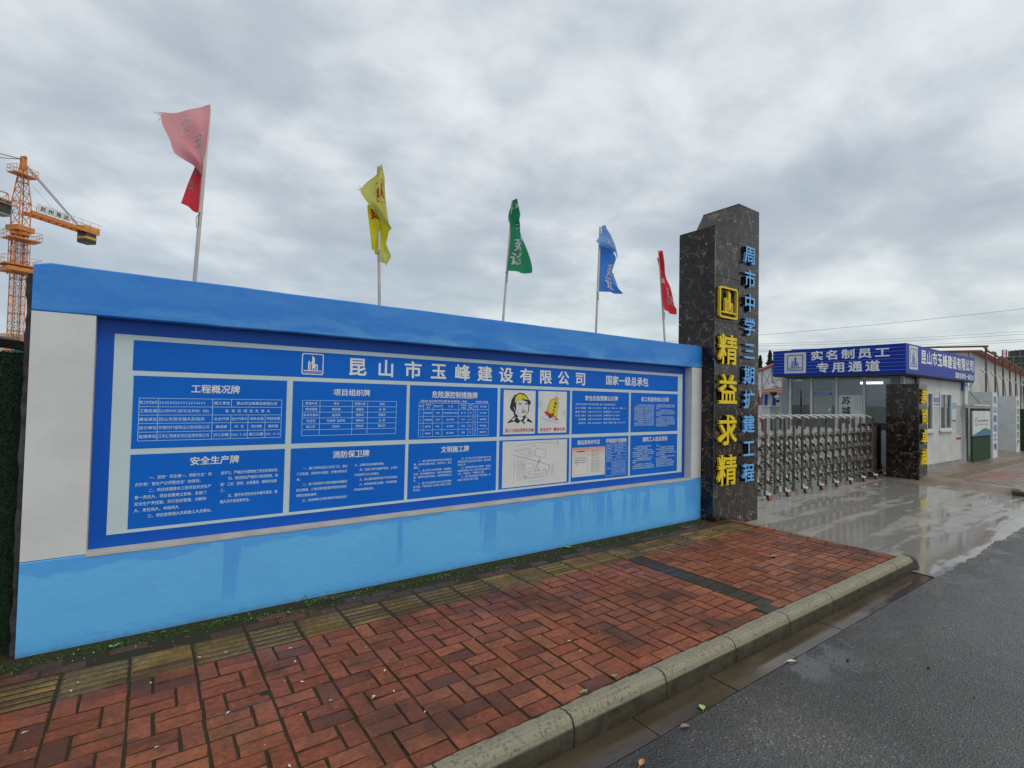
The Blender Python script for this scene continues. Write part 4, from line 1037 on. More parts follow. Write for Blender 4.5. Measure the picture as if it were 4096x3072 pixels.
FL = {
 'f1': dict(A=([(0.002, 3.549), (0.011, 3.47), (0.058, 3.377), (0.093, 3.286), (0.206, 3.233), (0.256, 3.174)], [(0.292, 3.688), (0.293, 3.589), (0.279, 3.383), (0.263, 3.169)]), B=([(0.225, 3.278), (0.207, 3.209), (0.177, 3.106), (0.151, 2.997), (0.14, 2.956)], [(0.275, 3.293), (0.27, 3.219), (0.26, 3.136), (0.257, 3.039), (0.249, 2.91)]), top=(0.29, 3.686), base=(0.241, 2.416), cuff=(0.257, 2.904), ),
 'f2': dict(A=([(1.578, 3.62), (1.566, 3.55), (1.463, 3.437), (1.416, 3.356), (1.448, 3.307), (1.504, 3.251), (1.598, 3.149), (1.688, 3.082)], [(1.584, 3.622), (1.627, 3.524), (1.651, 3.389), (1.677, 3.198), (1.699, 3.073)]), B=([(1.496, 3.269), (1.497, 3.226), (1.517, 3.077), (1.544, 2.88)], [(1.601, 3.298), (1.686, 3.161), (1.702, 3.073), (1.683, 2.971), (1.631, 2.84)]), C=([(1.68, 2.963), (1.661, 2.904), (1.618, 2.845), (1.641, 2.795)], [(1.685, 2.964), (1.718, 2.907), (1.74, 2.862), (1.705, 2.779)]), top=(1.58, 3.621), base=(1.624, 2.415), cuff=(1.609, 2.886), ),
 'f3': dict(A=([(3.03, 3.679), (2.973, 3.525), (2.97, 3.458), (3.01, 3.355), (2.993, 3.108), (2.966, 2.919)], [(3.055, 3.686), (3.093, 3.603), (3.149, 3.532), (3.137, 3.474), (3.189, 3.271), (3.277, 3.003), (3.276, 2.944)]), top=(3.04, 3.682), base=(2.951, 2.414), cuff=(2.983, 2.909), ),
 'f4': dict(A=([(4.333, 3.683), (4.319, 3.607), (4.274, 3.529), (4.228, 3.477), (4.317, 3.444), (4.44, 3.42)], [(4.338, 3.684), (4.434, 3.613), (4.534, 3.512), (4.638, 3.351)]), B=([(4.34, 3.474), (4.335, 3.25), (4.325, 3.078), (4.317, 2.898)], [(4.485, 3.502), (4.574, 3.406), (4.638, 3.351), (4.597, 3.173), (4.619, 3.045), (4.764, 2.934)]), C=([(4.601, 3.178), (4.612, 3.053), (4.755, 2.946)], [(4.609, 3.179), (4.669, 3.088), (4.766, 2.934)]), top=(4.336, 3.683), base=(4.292, 2.403), cuff=(4.305, 2.892), ),
 'f5': dict(A=([(5.398, 3.564), (5.418, 3.479), (5.448, 3.195), (5.47, 3.037), (5.518, 2.813)], [(5.457, 3.609), (5.471, 3.497), (5.54, 3.306), (5.632, 3.141), (5.675, 2.902), (5.735, 2.843), (5.74, 2.774)]), B=([(5.436, 3.523), (5.502, 3.34), (5.62, 3.139)], [(5.48, 3.502), (5.564, 3.391), (5.696, 3.208), (5.639, 3.15)]), top=(5.435, 3.603), base=(5.576, 2.399), cuff=(5.543, 2.796), ),
}
f = FL['f1']
flag('faded pink flag with a bright red fold, leftmost on the wall', f['top'], f['base'], f['cuff'], [
    (Patch(*f['A'], y=-.02, amp=.045), C_PINK, [temb(.30, .12, .62, .36, C_WHT), tchar('玉', .62, .40, .86, .58, C_WHT), tchar('峰', .78, .62, .93, .74, C_WHT)]),
    (Patch(*f['B'], y=.03, amp=.02, ph=1), C_RED, [tchar('建', .05, .05, .62, .32, C_GRY), tchar('设', .05, .42, .5, .66, C_GRY)])], f['cuff'])
f = FL['f2']
flag('yellow flag with red emblem, twisted round its pole', f['top'], f['base'], f['cuff'], [
    (Patch(*f['A'], y=-.03, amp=.035, ph=.6), C_YEL, [temb(.40, .24, .95, .60, C_REDP)]),
    (Patch(*f['B'], y=.01, amp=.03, ph=2), C_YEL2, [tchar('建', .10, .10, .70, .34, C_REDP)]),
    (Patch(*f['C'], y=.05, amp=.02), C_YEL, [])], f['cuff'])
f = FL['f3']
flag('green flag with white characters furled narrow at the top', f['top'], f['base'], f['cuff'], [
    (Patch(*f['A'], y=-.03, amp=.045, ph=.3, frq=2.2), C_GRN, [temb(.15, .06, .75, .17, C_WHT), tchar('玉', .30, .32, .95, .44, C_WHT), tchar('峰', .78, .47, 1.0, .57, C_WHT), tchar('建', .16, .56, .84, .73, C_WHT), tchar('设', .04, .74, .70, .91, C_WHT)])], f['cuff'])
f = FL['f4']
flag('blue flag with white characters and a pale folded upper corner', f['top'], f['base'], f['cuff'], [
    (Patch(*f['A'], y=-.05, amp=.03), C_BLU2, [temb(.42, .28, .98, .72, C_WHT)]),
    (Patch(*f['B'], y=.00, amp=.035, ph=1), C_BLU, [tchar('山', .55, .16, .85, .28, C_WHT), tchar('建', .36, .42, .98, .66, C_WHT), tchar('设', .22, .66, .80, .92, C_WHT)]),
    (Patch(*f['C'], y=.05, amp=.01), C_BLU2, [])], f['cuff'])
f = FL['f5']
flag('bright red flag hanging narrow, rightmost beside the granite pillar', f['top'], f['base'], f['cuff'], [
    (Patch(*f['A'], y=-.03, amp=.03, ph=.5, frq=2.4), C_RED, [tchar('建', .30, .56, .85, .72, C_WHT), tchar('设', .55, .70, 1.0, .84, C_WHT), tchar('峰', .0, .44, .30, .54, C_WHT)]),
    (Patch(*f['B'], y=.03, amp=.02, ph=1), C_RED, [tchar('玉', .2, .25, .8, .55, C_WHT)])], f['cuff'])

# ================================================================== ACCORDION GATE
gate = empty('accordion_gate', 'stainless steel accordion gate closed across the wet driveway', 'gate')
GY0, GY1, GB, GT = 4.72, 5.14, -.10, 1.345
gx0, gp = 7.25, .3436
NP = 20
def shared(name, fill):
    b_ = MB(); fill(b_); o = b_.build(name); me = o.data; bpy.data.objects.remove(o); return me
def inst(name, me, loc, parent, rz=0):
    o = bpy.data.objects.new(name, me); COL.objects.link(o); o.parent = parent; o.location = loc; o.rotation_euler = (0, 0, rz); return o
def f_post(m):
    m.tube([(0, 0, .06), (0, 0, GT-GB-.02)], .023, STEEL, 10); m.tube([(0, 0, GT-GB-.02), (0, 0, GT-GB)], .024, STEEL, 10, r2=.014)
ME_POST = shared('post', f_post)
LV = [.30, .66, 1.02, 1.20]
ME_ARCH = shared('arch', lambda m: m.tube([(0, GY1-GY0, 1.40), (-.02, .30, 1.475), (-.03, .20, 1.485), (-.015, .08, 1.455), (0, -.01, 1.40)], .012, STEELW, 8))
def f_cross(m): m.bar((0, 0, 0), (0, GY1-GY0, 0), .040, .012, STEELW); m.bar((-.03, 0, .05), (-.03, GY1-GY0, .05), .02, .012, STEELW)
ME_CROSS = shared('cross_bar', f_cross)
def f_sc(sgn, yo): 
    return lambda m: (m.bar((0, yo, 0), (gp, yo, sgn*.30), .030, .046, STEEL), m.bar((.15, yo-.02, sgn*.13), (.20, yo-.02, sgn*.18), .012, .04, STEELW))
ME_S1 = shared('scissor_bar', f_sc(-1, .06)); ME_S2 = shared('scissor_bar', f_sc(1, .32)); ME_S3 = shared('scissor_bar', f_sc(1, .03))
def f_brk(m):
    m.mesh([(-.05, .0, 0), (.03, .0, .0), (.03, .0, .015), (-.01, .0, .09), (-.05, .0, .10), (-.05, .03, 0), (.03, .03, 0), (.03, .03, .015), (-.01, .03, .09), (-.05, .03, .10)],
           [(0, 1, 2, 3, 4), (9, 8, 7, 6, 5), (0, 5, 6, 1), (1, 6, 7, 2), (2, 7, 8, 3), (3, 8, 9, 4), (4, 9, 5, 0)], STEELW)
ME_BRK = shared('bracket', f_brk)
def f_wheel(m):
    n = 18; 
    for r0_, r1_, w_, mat in ((.060, .040, .020, BLACKP), (.040, .006, .023, ORANGEP)):
        vs = []
        for s_ in (-w_, w_):
            for rr in (r0_, r1_): vs += [(rr*math.cos(2*math.pi*i/n), s_, rr*math.sin(2*math.pi*i/n)) for i in range(n)]
        fs = []
        for i in range(n):
            k = (i+1) % n; fs += [(i, k, n+k, n+i), (2*n+i, 3*n+i, 3*n+k, 2*n+k), (i, 2*n+i, 2*n+k, k), (n+i, n+k, 3*n+k, 3*n+i)]
        m.mesh(vs, fs, mat)
ME_WH = shared('caster_wheel', f_wheel)
def f_fork(m):
    m.bar((0, .085, .20), (0, .03, .10), .030, .014, STEELW); n = 8
    for i in range(n): a0, a1 = R(45+110*i/n), R(45+110*(i+1)/n); m.mesh([(.068*math.cos(a), s_, .068*math.sin(a)+.058) for a in (a0, a1) for s_ in (-.028, .028)], [(0, 1, 3, 2)], PVCW)
    for s_ in (-.028, .028): m.mesh([(.068*math.cos(R(45+110*i/n)), s_, .068*math.sin(R(45+110*i/n))+.058) for i in range(n+1)]+[(0, s_, .085)], [tuple(range(n+2))], PVCW)
ME_FK = shared('caster_fork', f_fork)
for k in range(NP):
    x = gx0+gp*k
    inst('post', ME_POST, (x, GY0, GB), gate); inst('post', ME_POST, (x, GY1, GB), gate)
    inst('arch', ME_ARCH, (x, GY0, GB), gate)
    for z in (.17, .47, .50, .79, 1.10): inst('cross_bar', ME_CROSS, (x-.004, GY0, GB+z), gate)
    for z in (.19, .52, .81, 1.12): inst('bracket', ME_BRK, (x-.03, GY0+.05, GB+z), gate)
    if k < NP-1:
        for z in (.18, .49, .80): 
            inst('scissor_bar', ME_S2, (x, GY0, GB+z), gate); inst('scissor_bar', ME_S1, (x, GY0, GB+z+.31), gate)
    if k % 2 == 1:
        wh = inst('caster_fork', ME_FK, (x, GY0-.07, GB), gate); inst('caster_wheel', ME_WH, (0, 0, .060), wh)
        wh = inst('caster_fork', ME_FK, (x, GY1+.07, GB), gate, math.pi); inst('caster_wheel', ME_WH, (0, 0, .060), wh)
m = MB(); xh = gx0+gp*NP
m.box((xh-.10, 4.72, .02), (xh+.14, 5.20, 1.10), STEEL); m.build('end_panel', gate)
m = MB(); m.mesh([(xh+.15, 4.74, -.07), (xh+.50, 4.74, -.07), (xh+.44, 4.80, .18), (xh+.15, 4.80, .18), (xh+.15, 5.26, -.07), (xh+.50, 5.26, -.07), (xh+.44, 5.20, .18), (xh+.15, 5.20, .18)], [(0, 1, 2, 3), (4, 7, 6, 5), (1, 5, 6, 2), (0, 3, 7, 4), (3, 2, 6, 7)], BLACKP)
m.box((xh+.16, 4.80, .18), (xh+.42, 5.20, 1.16), BLACKP); m.build('motor_box', gate)
part('indicator_lamp', gate, ((xh+.25, 4.79, .86), (xh+.32, 4.80, 1.0)), mat=PAPERW)
for q in (.20, .32, .44): wh = inst('caster_fork', ME_FK, (xh+q, GY0-.09, GB), gate); inst('caster_wheel', ME_WH, (0, 0, .060), wh)

# ================================================================== GUARD BOOTH
booth = empty('guard_booth', 'white guard booth with navy sign fascia, glass side and small front windows', 'booth')
FX, FX1, FY, FY1, FZ0, FZ1 = 14.19, 19.86, 4.20, 7.265, 2.37, 3.07
# side fascia: boards with joints
for i in range(8):
    z0 = FZ0+i*(FZ1-FZ0)/8; z1 = z0+(FZ1-FZ0)/8
    m = MB(); m.mesh([(FX, y_, z) if q == 0 else (FX+q, y_, z) for y_ in (FY+.012, FY1) for q, z in ((.014, z0), (0, z0+.010), (0, z1-.001), (.014, z1), (.04, z1), (.04, z0))],
                     [(0, 1, 7, 6), (1, 2, 8, 7), (2, 3, 9, 8), (3, 4, 10, 9), (4, 5, 11, 10), (5, 0, 6, 11), (0, 5, 4, 3, 2, 1), (6, 7, 8, 9, 10, 11)], NAVY)
    m.build('fascia_board', booth)
    if 0 < i: part('joint_strip', booth, ((FX+.004, FY+.013, z0-.0035), (FX+.0135, FY1-.001, z0+.0030)), mat=INKL)
m = MB(); m.box((FX+.002, FY, FZ0), (FX1, FY+.010, FZ1), NAVY2); m.build('sign_sheet', booth)
part('roof', booth, ((FX+.045, FY+.012, FZ0+.03), (FX1-.01, FY1, FZ1-.02)), mat=PVCW)
part('soffit_lip', booth, ((FX+.01, FY+.02, FZ0-.025), (FX1-.02, FY1-.02, FZ0+.028)), mat=DARK)
SX = lambda a, b_, d: (FX-d, a, b_)      # a = y
SXr = lambda a, b_, d: (FX-d, -a, b_)    # mirrored so that text runs left to right
m = MB(); m.prism([(-6.945, 2.437), (-6.385, 2.437), (-6.385, 2.995), (-6.945, 2.995)], SXr, .0, .012, PAPERW); pn = m.build('emblem_plate', booth)
m = MB(); emblem(m, SXr, -6.875, 2.50, -6.455, 2.935, .0145, BLUEP, 0, True, True, .05); m.build('emblem', pn)
m = MB()
for i, ch in enumerate('实名制员工'): m = MB(); put_text(m, ch, SXr, -6.27+.364*i, 2.757, -5.955+.364*i, 3.010, .010, LETW, .036, 2, -.012); m.build('character', booth)
for i, ch in enumerate('专用通道'): m = MB(); put_text(m, ch, SXr, -6.13+.372*i, 2.430, -5.815+.372*i, 2.700, .010, LETW, .036, 2, -.012); m.build('character', booth)
FX_ = lambda a, b_, d: (a, FY-d, b_)
m = MB(); m.rect(FX_, 14.41, 2.48, 14.995, 3.035, .003, PAPERW); pn = m.build('emblem_plate', booth)
m = MB(); emblem(m, FX_, 14.475, 2.54, 14.93, 2.975, .005, BLUEP, 0, True, True, .05); m.build('emblem', pn)
m = MB()
for i, ch in enumerate('昆山市玉峰建设有限公司'): put_text(m, ch, FX_, 15.20+.4155*i, 2.640, 15.60+.4155*i, 3.000, .004, LETW, .040, 2)
put_text(m, '国家总承包一级企业', FX_, 17.96, 2.405, 19.75, 2.575, .004, LETW, .034, 2); m.build('lettering', booth)['kind'] = 'stuff'
# structure
part('base_slab', booth, ((14.86, 4.28, -.10), (19.7, 7.4, .005)), ((14.9, 4.37, .004), (19.6, 7.3, .10)), mat=CONC)
part('column', booth, ((14.86, 4.53, -.1), (14.98, 4.70, 2.34)), mat=GREYM)
part('column', booth, ((14.86, 7.18, -.1), (14.98, 7.34, 2.34)), mat=GREYM)
part('column', booth, ((14.87, 4.44, .1), (14.93, 4.52, 2.34)), mat=PVCW)
for i in range(8): part('shutter_slat', booth, ((14.99, 4.50, 2.30-.12*(i+1)), (15.88, 4.515-.012*(i % 2), 2.30-.12*i-.006)), mat=GREYM)
part('shutter_back', booth, ((14.99, 4.53, .1), (15.9, 4.56, 2.34)), mat=GREYM)
WY = 4.42
# front wall panels around two windows: 16.05-16.86 and 17.45-18.50, z .98-2.0
wn = [(16.00, 16.88), (17.47, 18.50)]; zz0, zz1 = .985, 1.985
def wallp(x0, x1, z0, z1): part('wall_panel', booth, ((x0+.002, WY, z0), (x1-.002, WY+.06, z1)), mat=WALLP)
wallp(15.90, 16.00, .1, 2.34); wallp(16.00, 16.88, .1, zz0); wallp(16.00, 16.88, zz1, 2.34); wallp(16.88, 17.0, .1, 2.34); wallp(17.0, 17.47, .1, 2.34)
wallp(17.47, 18.50, .1, zz0); wallp(17.47, 18.50, zz1, 2.34); wallp(18.50, 19.42, .1, 2.34)
part('corner_post', booth, ((19.42, WY-.01, .0), (19.50, WY+.07, 2.34)), mat=PVCW)
part('edge_post', booth, ((19.52, 4.34, -.02), (19.80, 4.42, 2.30)), mat=PVCW)
part('blue_bracket', booth, ((19.44, WY-.06, 2.10), (19.50, WY-.015, 2.35)), mat=BLUEP)
for x0, x1 in wn:
    m = MB()
    for a, b_ in (((x0-.03, WY-.02, zz0-.03), (x1+.03, WY+.05, zz0+.04)), ((x0-.03, WY-.02, zz1-.04), (x1+.03, WY+.05, zz1+.03)), ((x0-.03, WY-.02, zz0+.04), (x0+.05, WY+.05, zz1-.04)), ((x1-.05, WY-.02, zz0+.04), (x1+.03, WY+.05, zz1-.04)), (((x0+x1)/2-.03, WY-.012, zz0+.04), ((x0+x1)/2+.03, WY+.04, zz1-.04))): m.box(a, b_, PVCW)
    wf = m.build('window', booth)
    part('sill', wf, ((x0-.06, WY-.07, zz0-.06), (x1+.06, WY-.021, zz0-.02)), mat=PVCW)
    part('pane', wf, ((x0+.05, WY+.01, zz0+.04), ((x0+x1)/2-.03, WY+.016, zz1-.04)), mat=GLASS); part('pane', wf, (((x0+x1)/2+.03, WY+.02, zz0+.04), (x1-.05, WY+.026, zz1-.04)), mat=GLASS)
    part('lower_blind', wf, ((x0+.05, WY+.04, zz0+.04), (x1-.05, WY+.046, zz0+.40)), mat=GREYM)
# glazed side
def gl_z(i): return i
part('low_panel', booth, ((14.90, 4.70, .10), (14.95, 7.18, .98)), mat=PVCW)
for y0, y1 in ((7.10, 7.18), (6.53, 6.59), (5.90, 5.96), (5.26, 5.315), (4.70, 4.74)): part('mullion', booth, ((14.89, y0, .985), (14.955, y1, 2.335)), mat=PVCW)
part('head_rail', booth, ((14.892, 4.705, 2.29), (14.953, 7.175, 2.338)), mat=GREYM)
for y0, y1 in ((6.60, 7.09), (5.97, 6.52), (5.325, 5.89), (4.75, 5.25)): part('pane', booth, ((14.92, y0, .99), (14.926, y1, 2.285)), mat=GLASS)
part('rear_panel', booth, ((15.98, 7.24, .1), (19.42, 7.30, 2.34)), mat=ROOMW); part('pane', booth, ((15.02, 7.26, .99), (15.90, 7.266, 2.30)), mat=GLASS); part('rear_post', booth, ((15.90, 7.22, .1), (15.98, 7.30, 2.34)), mat=GREYM)
part('low_panel', booth, ((14.99, 7.24, .1), (15.89, 7.28, .98)), mat=PVCW)
part('partition', booth, ((15.95, 4.60, .1), (16.0, 6.50, 2.34)), ((16.0, 6.5, .1), (16.05, 7.23, 2.34)), mat=ROOMW)
part('end_wall', booth, ((19.42, 4.50, .1), (19.48, 7.30, 2.34)), mat=WALLP); part('ceiling', booth, ((14.96, 4.57, 2.345), (19.4, 7.2, 2.36)), mat=ROOMW)
m = MB(); m.tube([(15.40, 5.05, 2.20), (15.40, 5.55, 2.20)], .035, LAMP, 10); tag(m.build('ceiling_lamp'), 'white tube lamp lit inside the guard booth', 'lamp')
# things stuck on or behind the glass
po = empty('glass_poster', 'grey text poster with a blue heading behind the booth glass', 'poster')
QX = lambda a, b_, d: (14.915-d, -a, b_)
m = MB(); m.prism([(-6.51, 1.30), (-6.05, 1.30), (-6.05, 1.94), (-6.51, 1.94)], QX, -.004, .0, M('poster_grey', (.36, .38, .37), rough=.6)); m.build('sheet', po)
m = MB(); m.rect(QX, -6.51, 1.865, -6.05, 1.935, .0015, BLUEP); put_text(m, '新冠肺炎疫情防控须知', QX, -6.47, 1.88, -6.09, 1.92, .003, PAPERW, .02, 1)
for i in range(17): m.rect(QX, -6.49+(.03 if i % 4 == 0 else 0), 1.835-.031*i, -6.08-(.1 if i % 5 == 3 else 0), 1.842-.031*i, .0015, INKG)
m.build('print', po)['kind'] = 'stuff'
po = empty('calligraphy_poster', 'white poster with black brush characters behind the booth glass', 'poster')
m = MB(); m.prism([(-5.89, 1.0), (-5.335, 1.0), (-5.335, 1.865), (-5.89, 1.865)], QX, -.004, .0, PAPERW); m.build('sheet', po)
m = MB()
for i, ch in enumerate('苏城码'): put_text(m, ch, QX, -5.82, 1.62-.26*i, -5.60, 1.83-.26*i, .002, INKK, .035, 3)
for k, (x_, t) in enumerate(((-5.40, '人人扫苏城码'), (-5.455, '苏城码升级了'), (-5.50, '安全健康通行'))):
    for i, ch in enumerate(t): put_text(m, ch, QX, x_, 1.74-.055*i, x_+.032, 1.775-.055*i, .002, INKG, .0, 1)
m.build('print', po)['kind'] = 'stuff'
m = MB(); m.prism([(-6.48, 1.97), (-6.06, 1.97), (-6.06, 2.28), (-6.48, 2.28)], QX, -.03, -.02, DARK); tag(m.build('dark_screen'), 'dark display screen above the grey poster in the booth', 'screen')
def sheet(name, label, cat, x0, x1, z0, z1, mat, fill):
    r_ = empty(name, label, cat); G_ = lambda a, b_, d: (a, WY-.004-d, b_)
    m = MB(); m.prism([(x0, z0), (x1, z0), (x1, z1), (x0, z1)], G_, -.002, .004, mat); m.build('sheet', r_); m = MB(); fill(m, G_); m.build('print', r_)['kind'] = 'stuff'
def fl1(m, G_):
    m.rect(G_, 16.96, 1.735, 17.54, 1.85, .006, BLUEP); put_text(m, '昆山市玉峰建设', G_, 17.02, 1.765, 17.5, 1.82, .008, PAPERW, .02, 1)
    put_text(m, '项目部管理制度', G_, 17.0, 1.64, 17.5, 1.70, .006, INKG, .02, 1)
    for i in range(17): m.rect(G_, 16.99, 1.585-.026*i, 17.50-(.15 if i in (3, 8, 13) else 0), 1.592-.026*i, .006, INKG)
sheet('wall_notice', 'white notice with blue heading between the two booth windows', 'notice', 16.95, 17.55, 1.13, 1.85, PAPERW, fl1)
def fl2(m, G_):
    m.rect(G_, 18.60, 1.55, 18.90, 1.745, .006, M('cyan_print', (.20, .50, .70), rough=.5)); m.rect(G_, 18.60, 1.20, 18.90, 1.25, .006, M('green_print', (.05, .25, .08), rough=.5))
    for i in range(8): m.rect(G_, 18.64, 1.51-.03*i, 18.86, 1.52-.03*i, .006, INKLINE)
sheet('small_notice', 'pale blue narrow notice right of the booth window', 'notice', 18.60, 18.90, 1.20, 1.745, PAPER, fl2)
def fl3(m, G_):
    m.rect(G_, 18.965, 1.60, 19.40, 1.66, .006, M('pink_print', (.62, .33, .30), rough=.5)); m.rect(G_, 18.965, .672, 19.40, .74, .006, INKR)
    for i in range(24): m.rect(G_, 19.0, 1.56-.033*i, 19.37-(.12 if i % 4 == 1 else 0), 1.572-.033*i, .006, INKG)
sheet('long_notice', 'tall white notice with red bottom band beside the booth corner', 'notice', 18.96, 19.405, .67, 1.74, PAPERW, fl3)
# small diamond stickers on the glass
for y_, z_, l_ in ((6.10, 1.47, 'white diamond sticker on the glass beside the grey poster'), (4.74, 1.56, 'white diamond sticker on the booth frame near the granite pillar')):
    m = MB(); m.prism([(-y_-.045, z_), (-y_, z_-.045), (-y_+.045, z_), (-y_, z_+.045)], QX, .010, .013, PAPERW); tag(m.build('diamond_sticker'), l_, 'sticker')
m = MB(); vs = [(15.25+.09*math.cos(a)*math.sin(b_), 6.15+.11*math.sin(a)*math.sin(b_), 1.02+.085*math.cos(b_)) for b_ in [R(q) for q in (2, 25, 50, 75, 92)] for a in [2*math.pi*i/12 for i in range(12)]]
m.mesh(vs, [(j*12+i, (j+1)*12+i, (j+1)*12+(i+1) % 12, j*12+(i+1) % 12) for j in range(4) for i in range(12)], CRANER)
m.tube([(15.25+.115*math.cos(a), 6.15+.135*math.sin(a), 1.015) for a in [2*math.pi*i/12 for i in range(13)]], .008, CRANER, 5); tag(m.build('red_hard_hat', smooth=True), 'red hard hat on the counter inside the booth', 'hard hat')
part('counter', booth, ((14.97, 4.75, .10), (15.45, 6.5, 1.005)), mat=PVCW)
m = MB(); m.tube([(19.70, 4.30, 2.10), (19.78, 4.22, 1.95), (20.0, 4.16, 1.80), (20.15, 4.15, 1.71)], .010, WIRE, 5); m.tube([(19.45, 4.35, 2.32), (19.55, 4.25, 2.20), (19.80, 4.21, 2.36)], .010, WIRE, 5); m.build('cable', booth)
# security cameras on arms
def domecam(y0, z0, s_, label):
    r_ = empty('security_camera', label, 'camera', 'dome cameras on the booth column')
    m = MB(); m.tube([(14.92, 7.34, z0+.10*s_), (14.92, y0-.05*s_, z0+.13*s_), (14.92, y0, z0+.11*s_), (14.92, y0, z0)], .022*s_, PVCW, 8); m.build('arm', r_, True)
    for nm, mat, a0, a1, rad, zc in (('housing', PVCW, 0, 95, .105, -.10), ('lens_dome', BLACKP, 90, 178, .082, -.15)):
        m = MB(); L = 7; n = 16; vs = []
        for j in range(L+1):
            b_ = R(a0+(a1-a0)*j/L)
            for i in range(n): a = 2*math.pi*i/n; vs.append((14.92+rad*s_*math.sin(b_)*math.cos(a), y0+rad*s_*math.sin(b_)*math.sin(a), z0+zc*s_+rad*s_*1.1*math.cos(b_)-(.04*s_ if nm == 'lens_dome' else 0)))
        m.mesh(vs, [(j*n+i, (j+1)*n+i, (j+1)*n+(i+1) % n, j*n+(i+1) % n) for j in range(L) for i in range(n)], mat); m.build(nm, r_, True)
domecam(7.62, 2.18, 1.25, 'large white dome camera on the upper arm of the booth column')
domecam(7.50, 1.86, .78, 'small white dome camera on the lower arm of the booth column')

# ================================================================== THINGS RIGHT OF THE BOOTH
walk2 = empty('far_sidewalk', kind='structure')
FARR = M('worn_far_red_pavers', (.26, .10, .07), (.32, .15, .11), 2.5, rough=.45, bump=.2, bscale=30)
FARW = M('worn_far_pavers', (.20, .145, .105), (.27, .215, .165), 1.6, rough=.40, bump=.2, bscale=30, fine=.1)
m = MB(); m.mesh([(14.30, 2.42, -.02), (14.42, 2.42, .0), (90, 2.42, 0), (90, 4.9, 0), (14.55, 4.9, .0), (14.32, 4.9, -.03), (14.30, 2.42, -.3), (90, 2.42, -.3), (14.15, 4.9, -.13), (14.10, 2.42, -.13)], [(0, 1, 4, 5), (1, 2, 3, 4), (0, 5, 8, 9)], FARW); m.build('far_bed', walk2)
m = MB(); rnd = random.Random(11)
for i in range(110):
    for j in range(8):
        x = 14.6+.206*i; y_ = 2.50+.103*j+rnd.uniform(-.003, .003)
        m.box((x+.003+.103*(j % 2), y_, -.03), (x+.197+.103*(j % 2), y_+.095, .006+rnd.uniform(0, .003)), FARW if mnoise.noise(Vector((x*.35, y_*1.5, 4)))+.3*rnd.random() > .08 else FARR)
tag(m.build('far_pavers', walk2), kind='stuff')
for i in range(74): inst('tactile_tile', TM, (14.95+.308*i, 3.58, -.0015), walk2)
kerb2 = empty('far_kerb', kind='structure')
for i in range(24):
    x0 = 14.05+.735*i; m = MB()
    pr = [(2.42, -.2), (2.42, .010), (2.32, .008), (2.26, -.02), (2.245, -.05), (2.24, -.2)]
    m.prism(pr, lambda a, b_, d: (x0+.004+d, a, b_), 0, .727, KERB); m.build('kerb_stone', kerb2)
def turf_box(name, label, x0, x1, y0, y1, z0, z1):
    r_ = empty(name, label, 'turf box'); rnd = random.Random(5); m = MB(); m.box((x0, y0, z0), (x1, y1, z1), TURF_LIT)
    for _ in range(5000):
        x = rnd.uniform(x0, x1); z = rnd.uniform(z0, z1); s_ = rnd.uniform(.012, .03)
        m.face([(x-.004, y0, z), (x+.004, y0, z), (x+rnd.uniform(-.01, .01), y0-s_, z+rnd.uniform(-.01, .02))], TURF_LIT)
    m.build('turf_cover', r_); return r_
tb = turf_box('turf_covered_box', 'green turf covered box with white environment poster beside the booth', 19.62, 21.62, 4.20, 4.25, .02, 1.585)
G_ = lambda a, b_, d: (a, 4.165-d, b_)
pr_ = empty('environment_poster', 'white poster with green and blue waves on the turf box', 'poster')
m = MB(); m.prism([(19.51, .775), (21.42, .775), (21.42, 1.51), (19.51, 1.51)], G_, -.03, .0, PAPERW); m.build('sheet', pr_)
m = MB(); GRN = M('green_ink', (.02, .22, .07), rough=.5)
def wave(f0, f1, mat, d): 
    n = 14; top = [(19.52+1.89*i/n, f1(i/n)) for i in range(n+1)]; bot = [(19.52+1.89*i/n, f0(i/n)) for i in range(n+1)]
    m.mesh([G_(a, b_, d) for a, b_ in top+bot], [(n+1+i, n+2+i, i+1, i) for i in range(n)], mat)
wave(lambda t: .79, lambda t: .82+.08*math.sin(t*4)**2+.0, BLUEP, .002); wave(lambda t: .80+.02*math.sin(t*5), lambda t: .82+.17*max(0, math.sin((t-.25)*3.6)), GRN, .003); wave(lambda t: .785, lambda t: .80+.17*max(0, t-.45)*1.6, BLUEP, .004)
ringpoly(m, rrect(19.75, 1.06, 19.95, 1.32, .09, 6), rrect(19.78, 1.09, 19.92, 1.29, .06, 6), G_, .002, .002, GRN)
put_text(m, '昆山市环境保护宣传栏', G_, 20.05, 1.18, 21.2, 1.25, .002, INKG, .02, 1); m.rect(G_, 20.05, 1.10, 21.2, 1.12, .002, INKG); m.build('print', pr_)['kind'] = 'stuff'
part('box_lid', tb, ((19.35, 4.10, 1.66), (21.1, 4.30, 1.70)), ((19.36, 4.2, 1.59), (21.0, 4.3, 1.66)), mat=PVCW)
def gpillar(label, x0, x1, y0, y1, z1, txt, mat):
    r_ = empty('white_gate_pillar', label, 'pillar', 'white pillars beside the second gateway'); part('shaft', r_, ((x0, y0, -.05), (x1, y1, z1)), mat=PAPERW)
    H = lambda a, b_, d: (a, y0-.004-d, b_)
    m = MB(); n = len(txt)
    for i, ch in enumerate(txt): zc = z1-.25-(z1-.3)/n*i; put_text(m, ch, H, x0+.08, zc-.12, x1-.08, zc+.12, .0, mat, .035, 2)
    m.build('lettering', r_)['kind'] = 'stuff'
gpillar('white pillar with navy characters beside the turf covered box', 22.15, 22.75, 4.25, 5.25, 2.12, '昆山建设工地', BLUEP)
gpillar('white pillar with grey characters, further from the booth', 26.0, 26.6, 4.35, 5.35, 2.06, '安全文明生产', INKG)
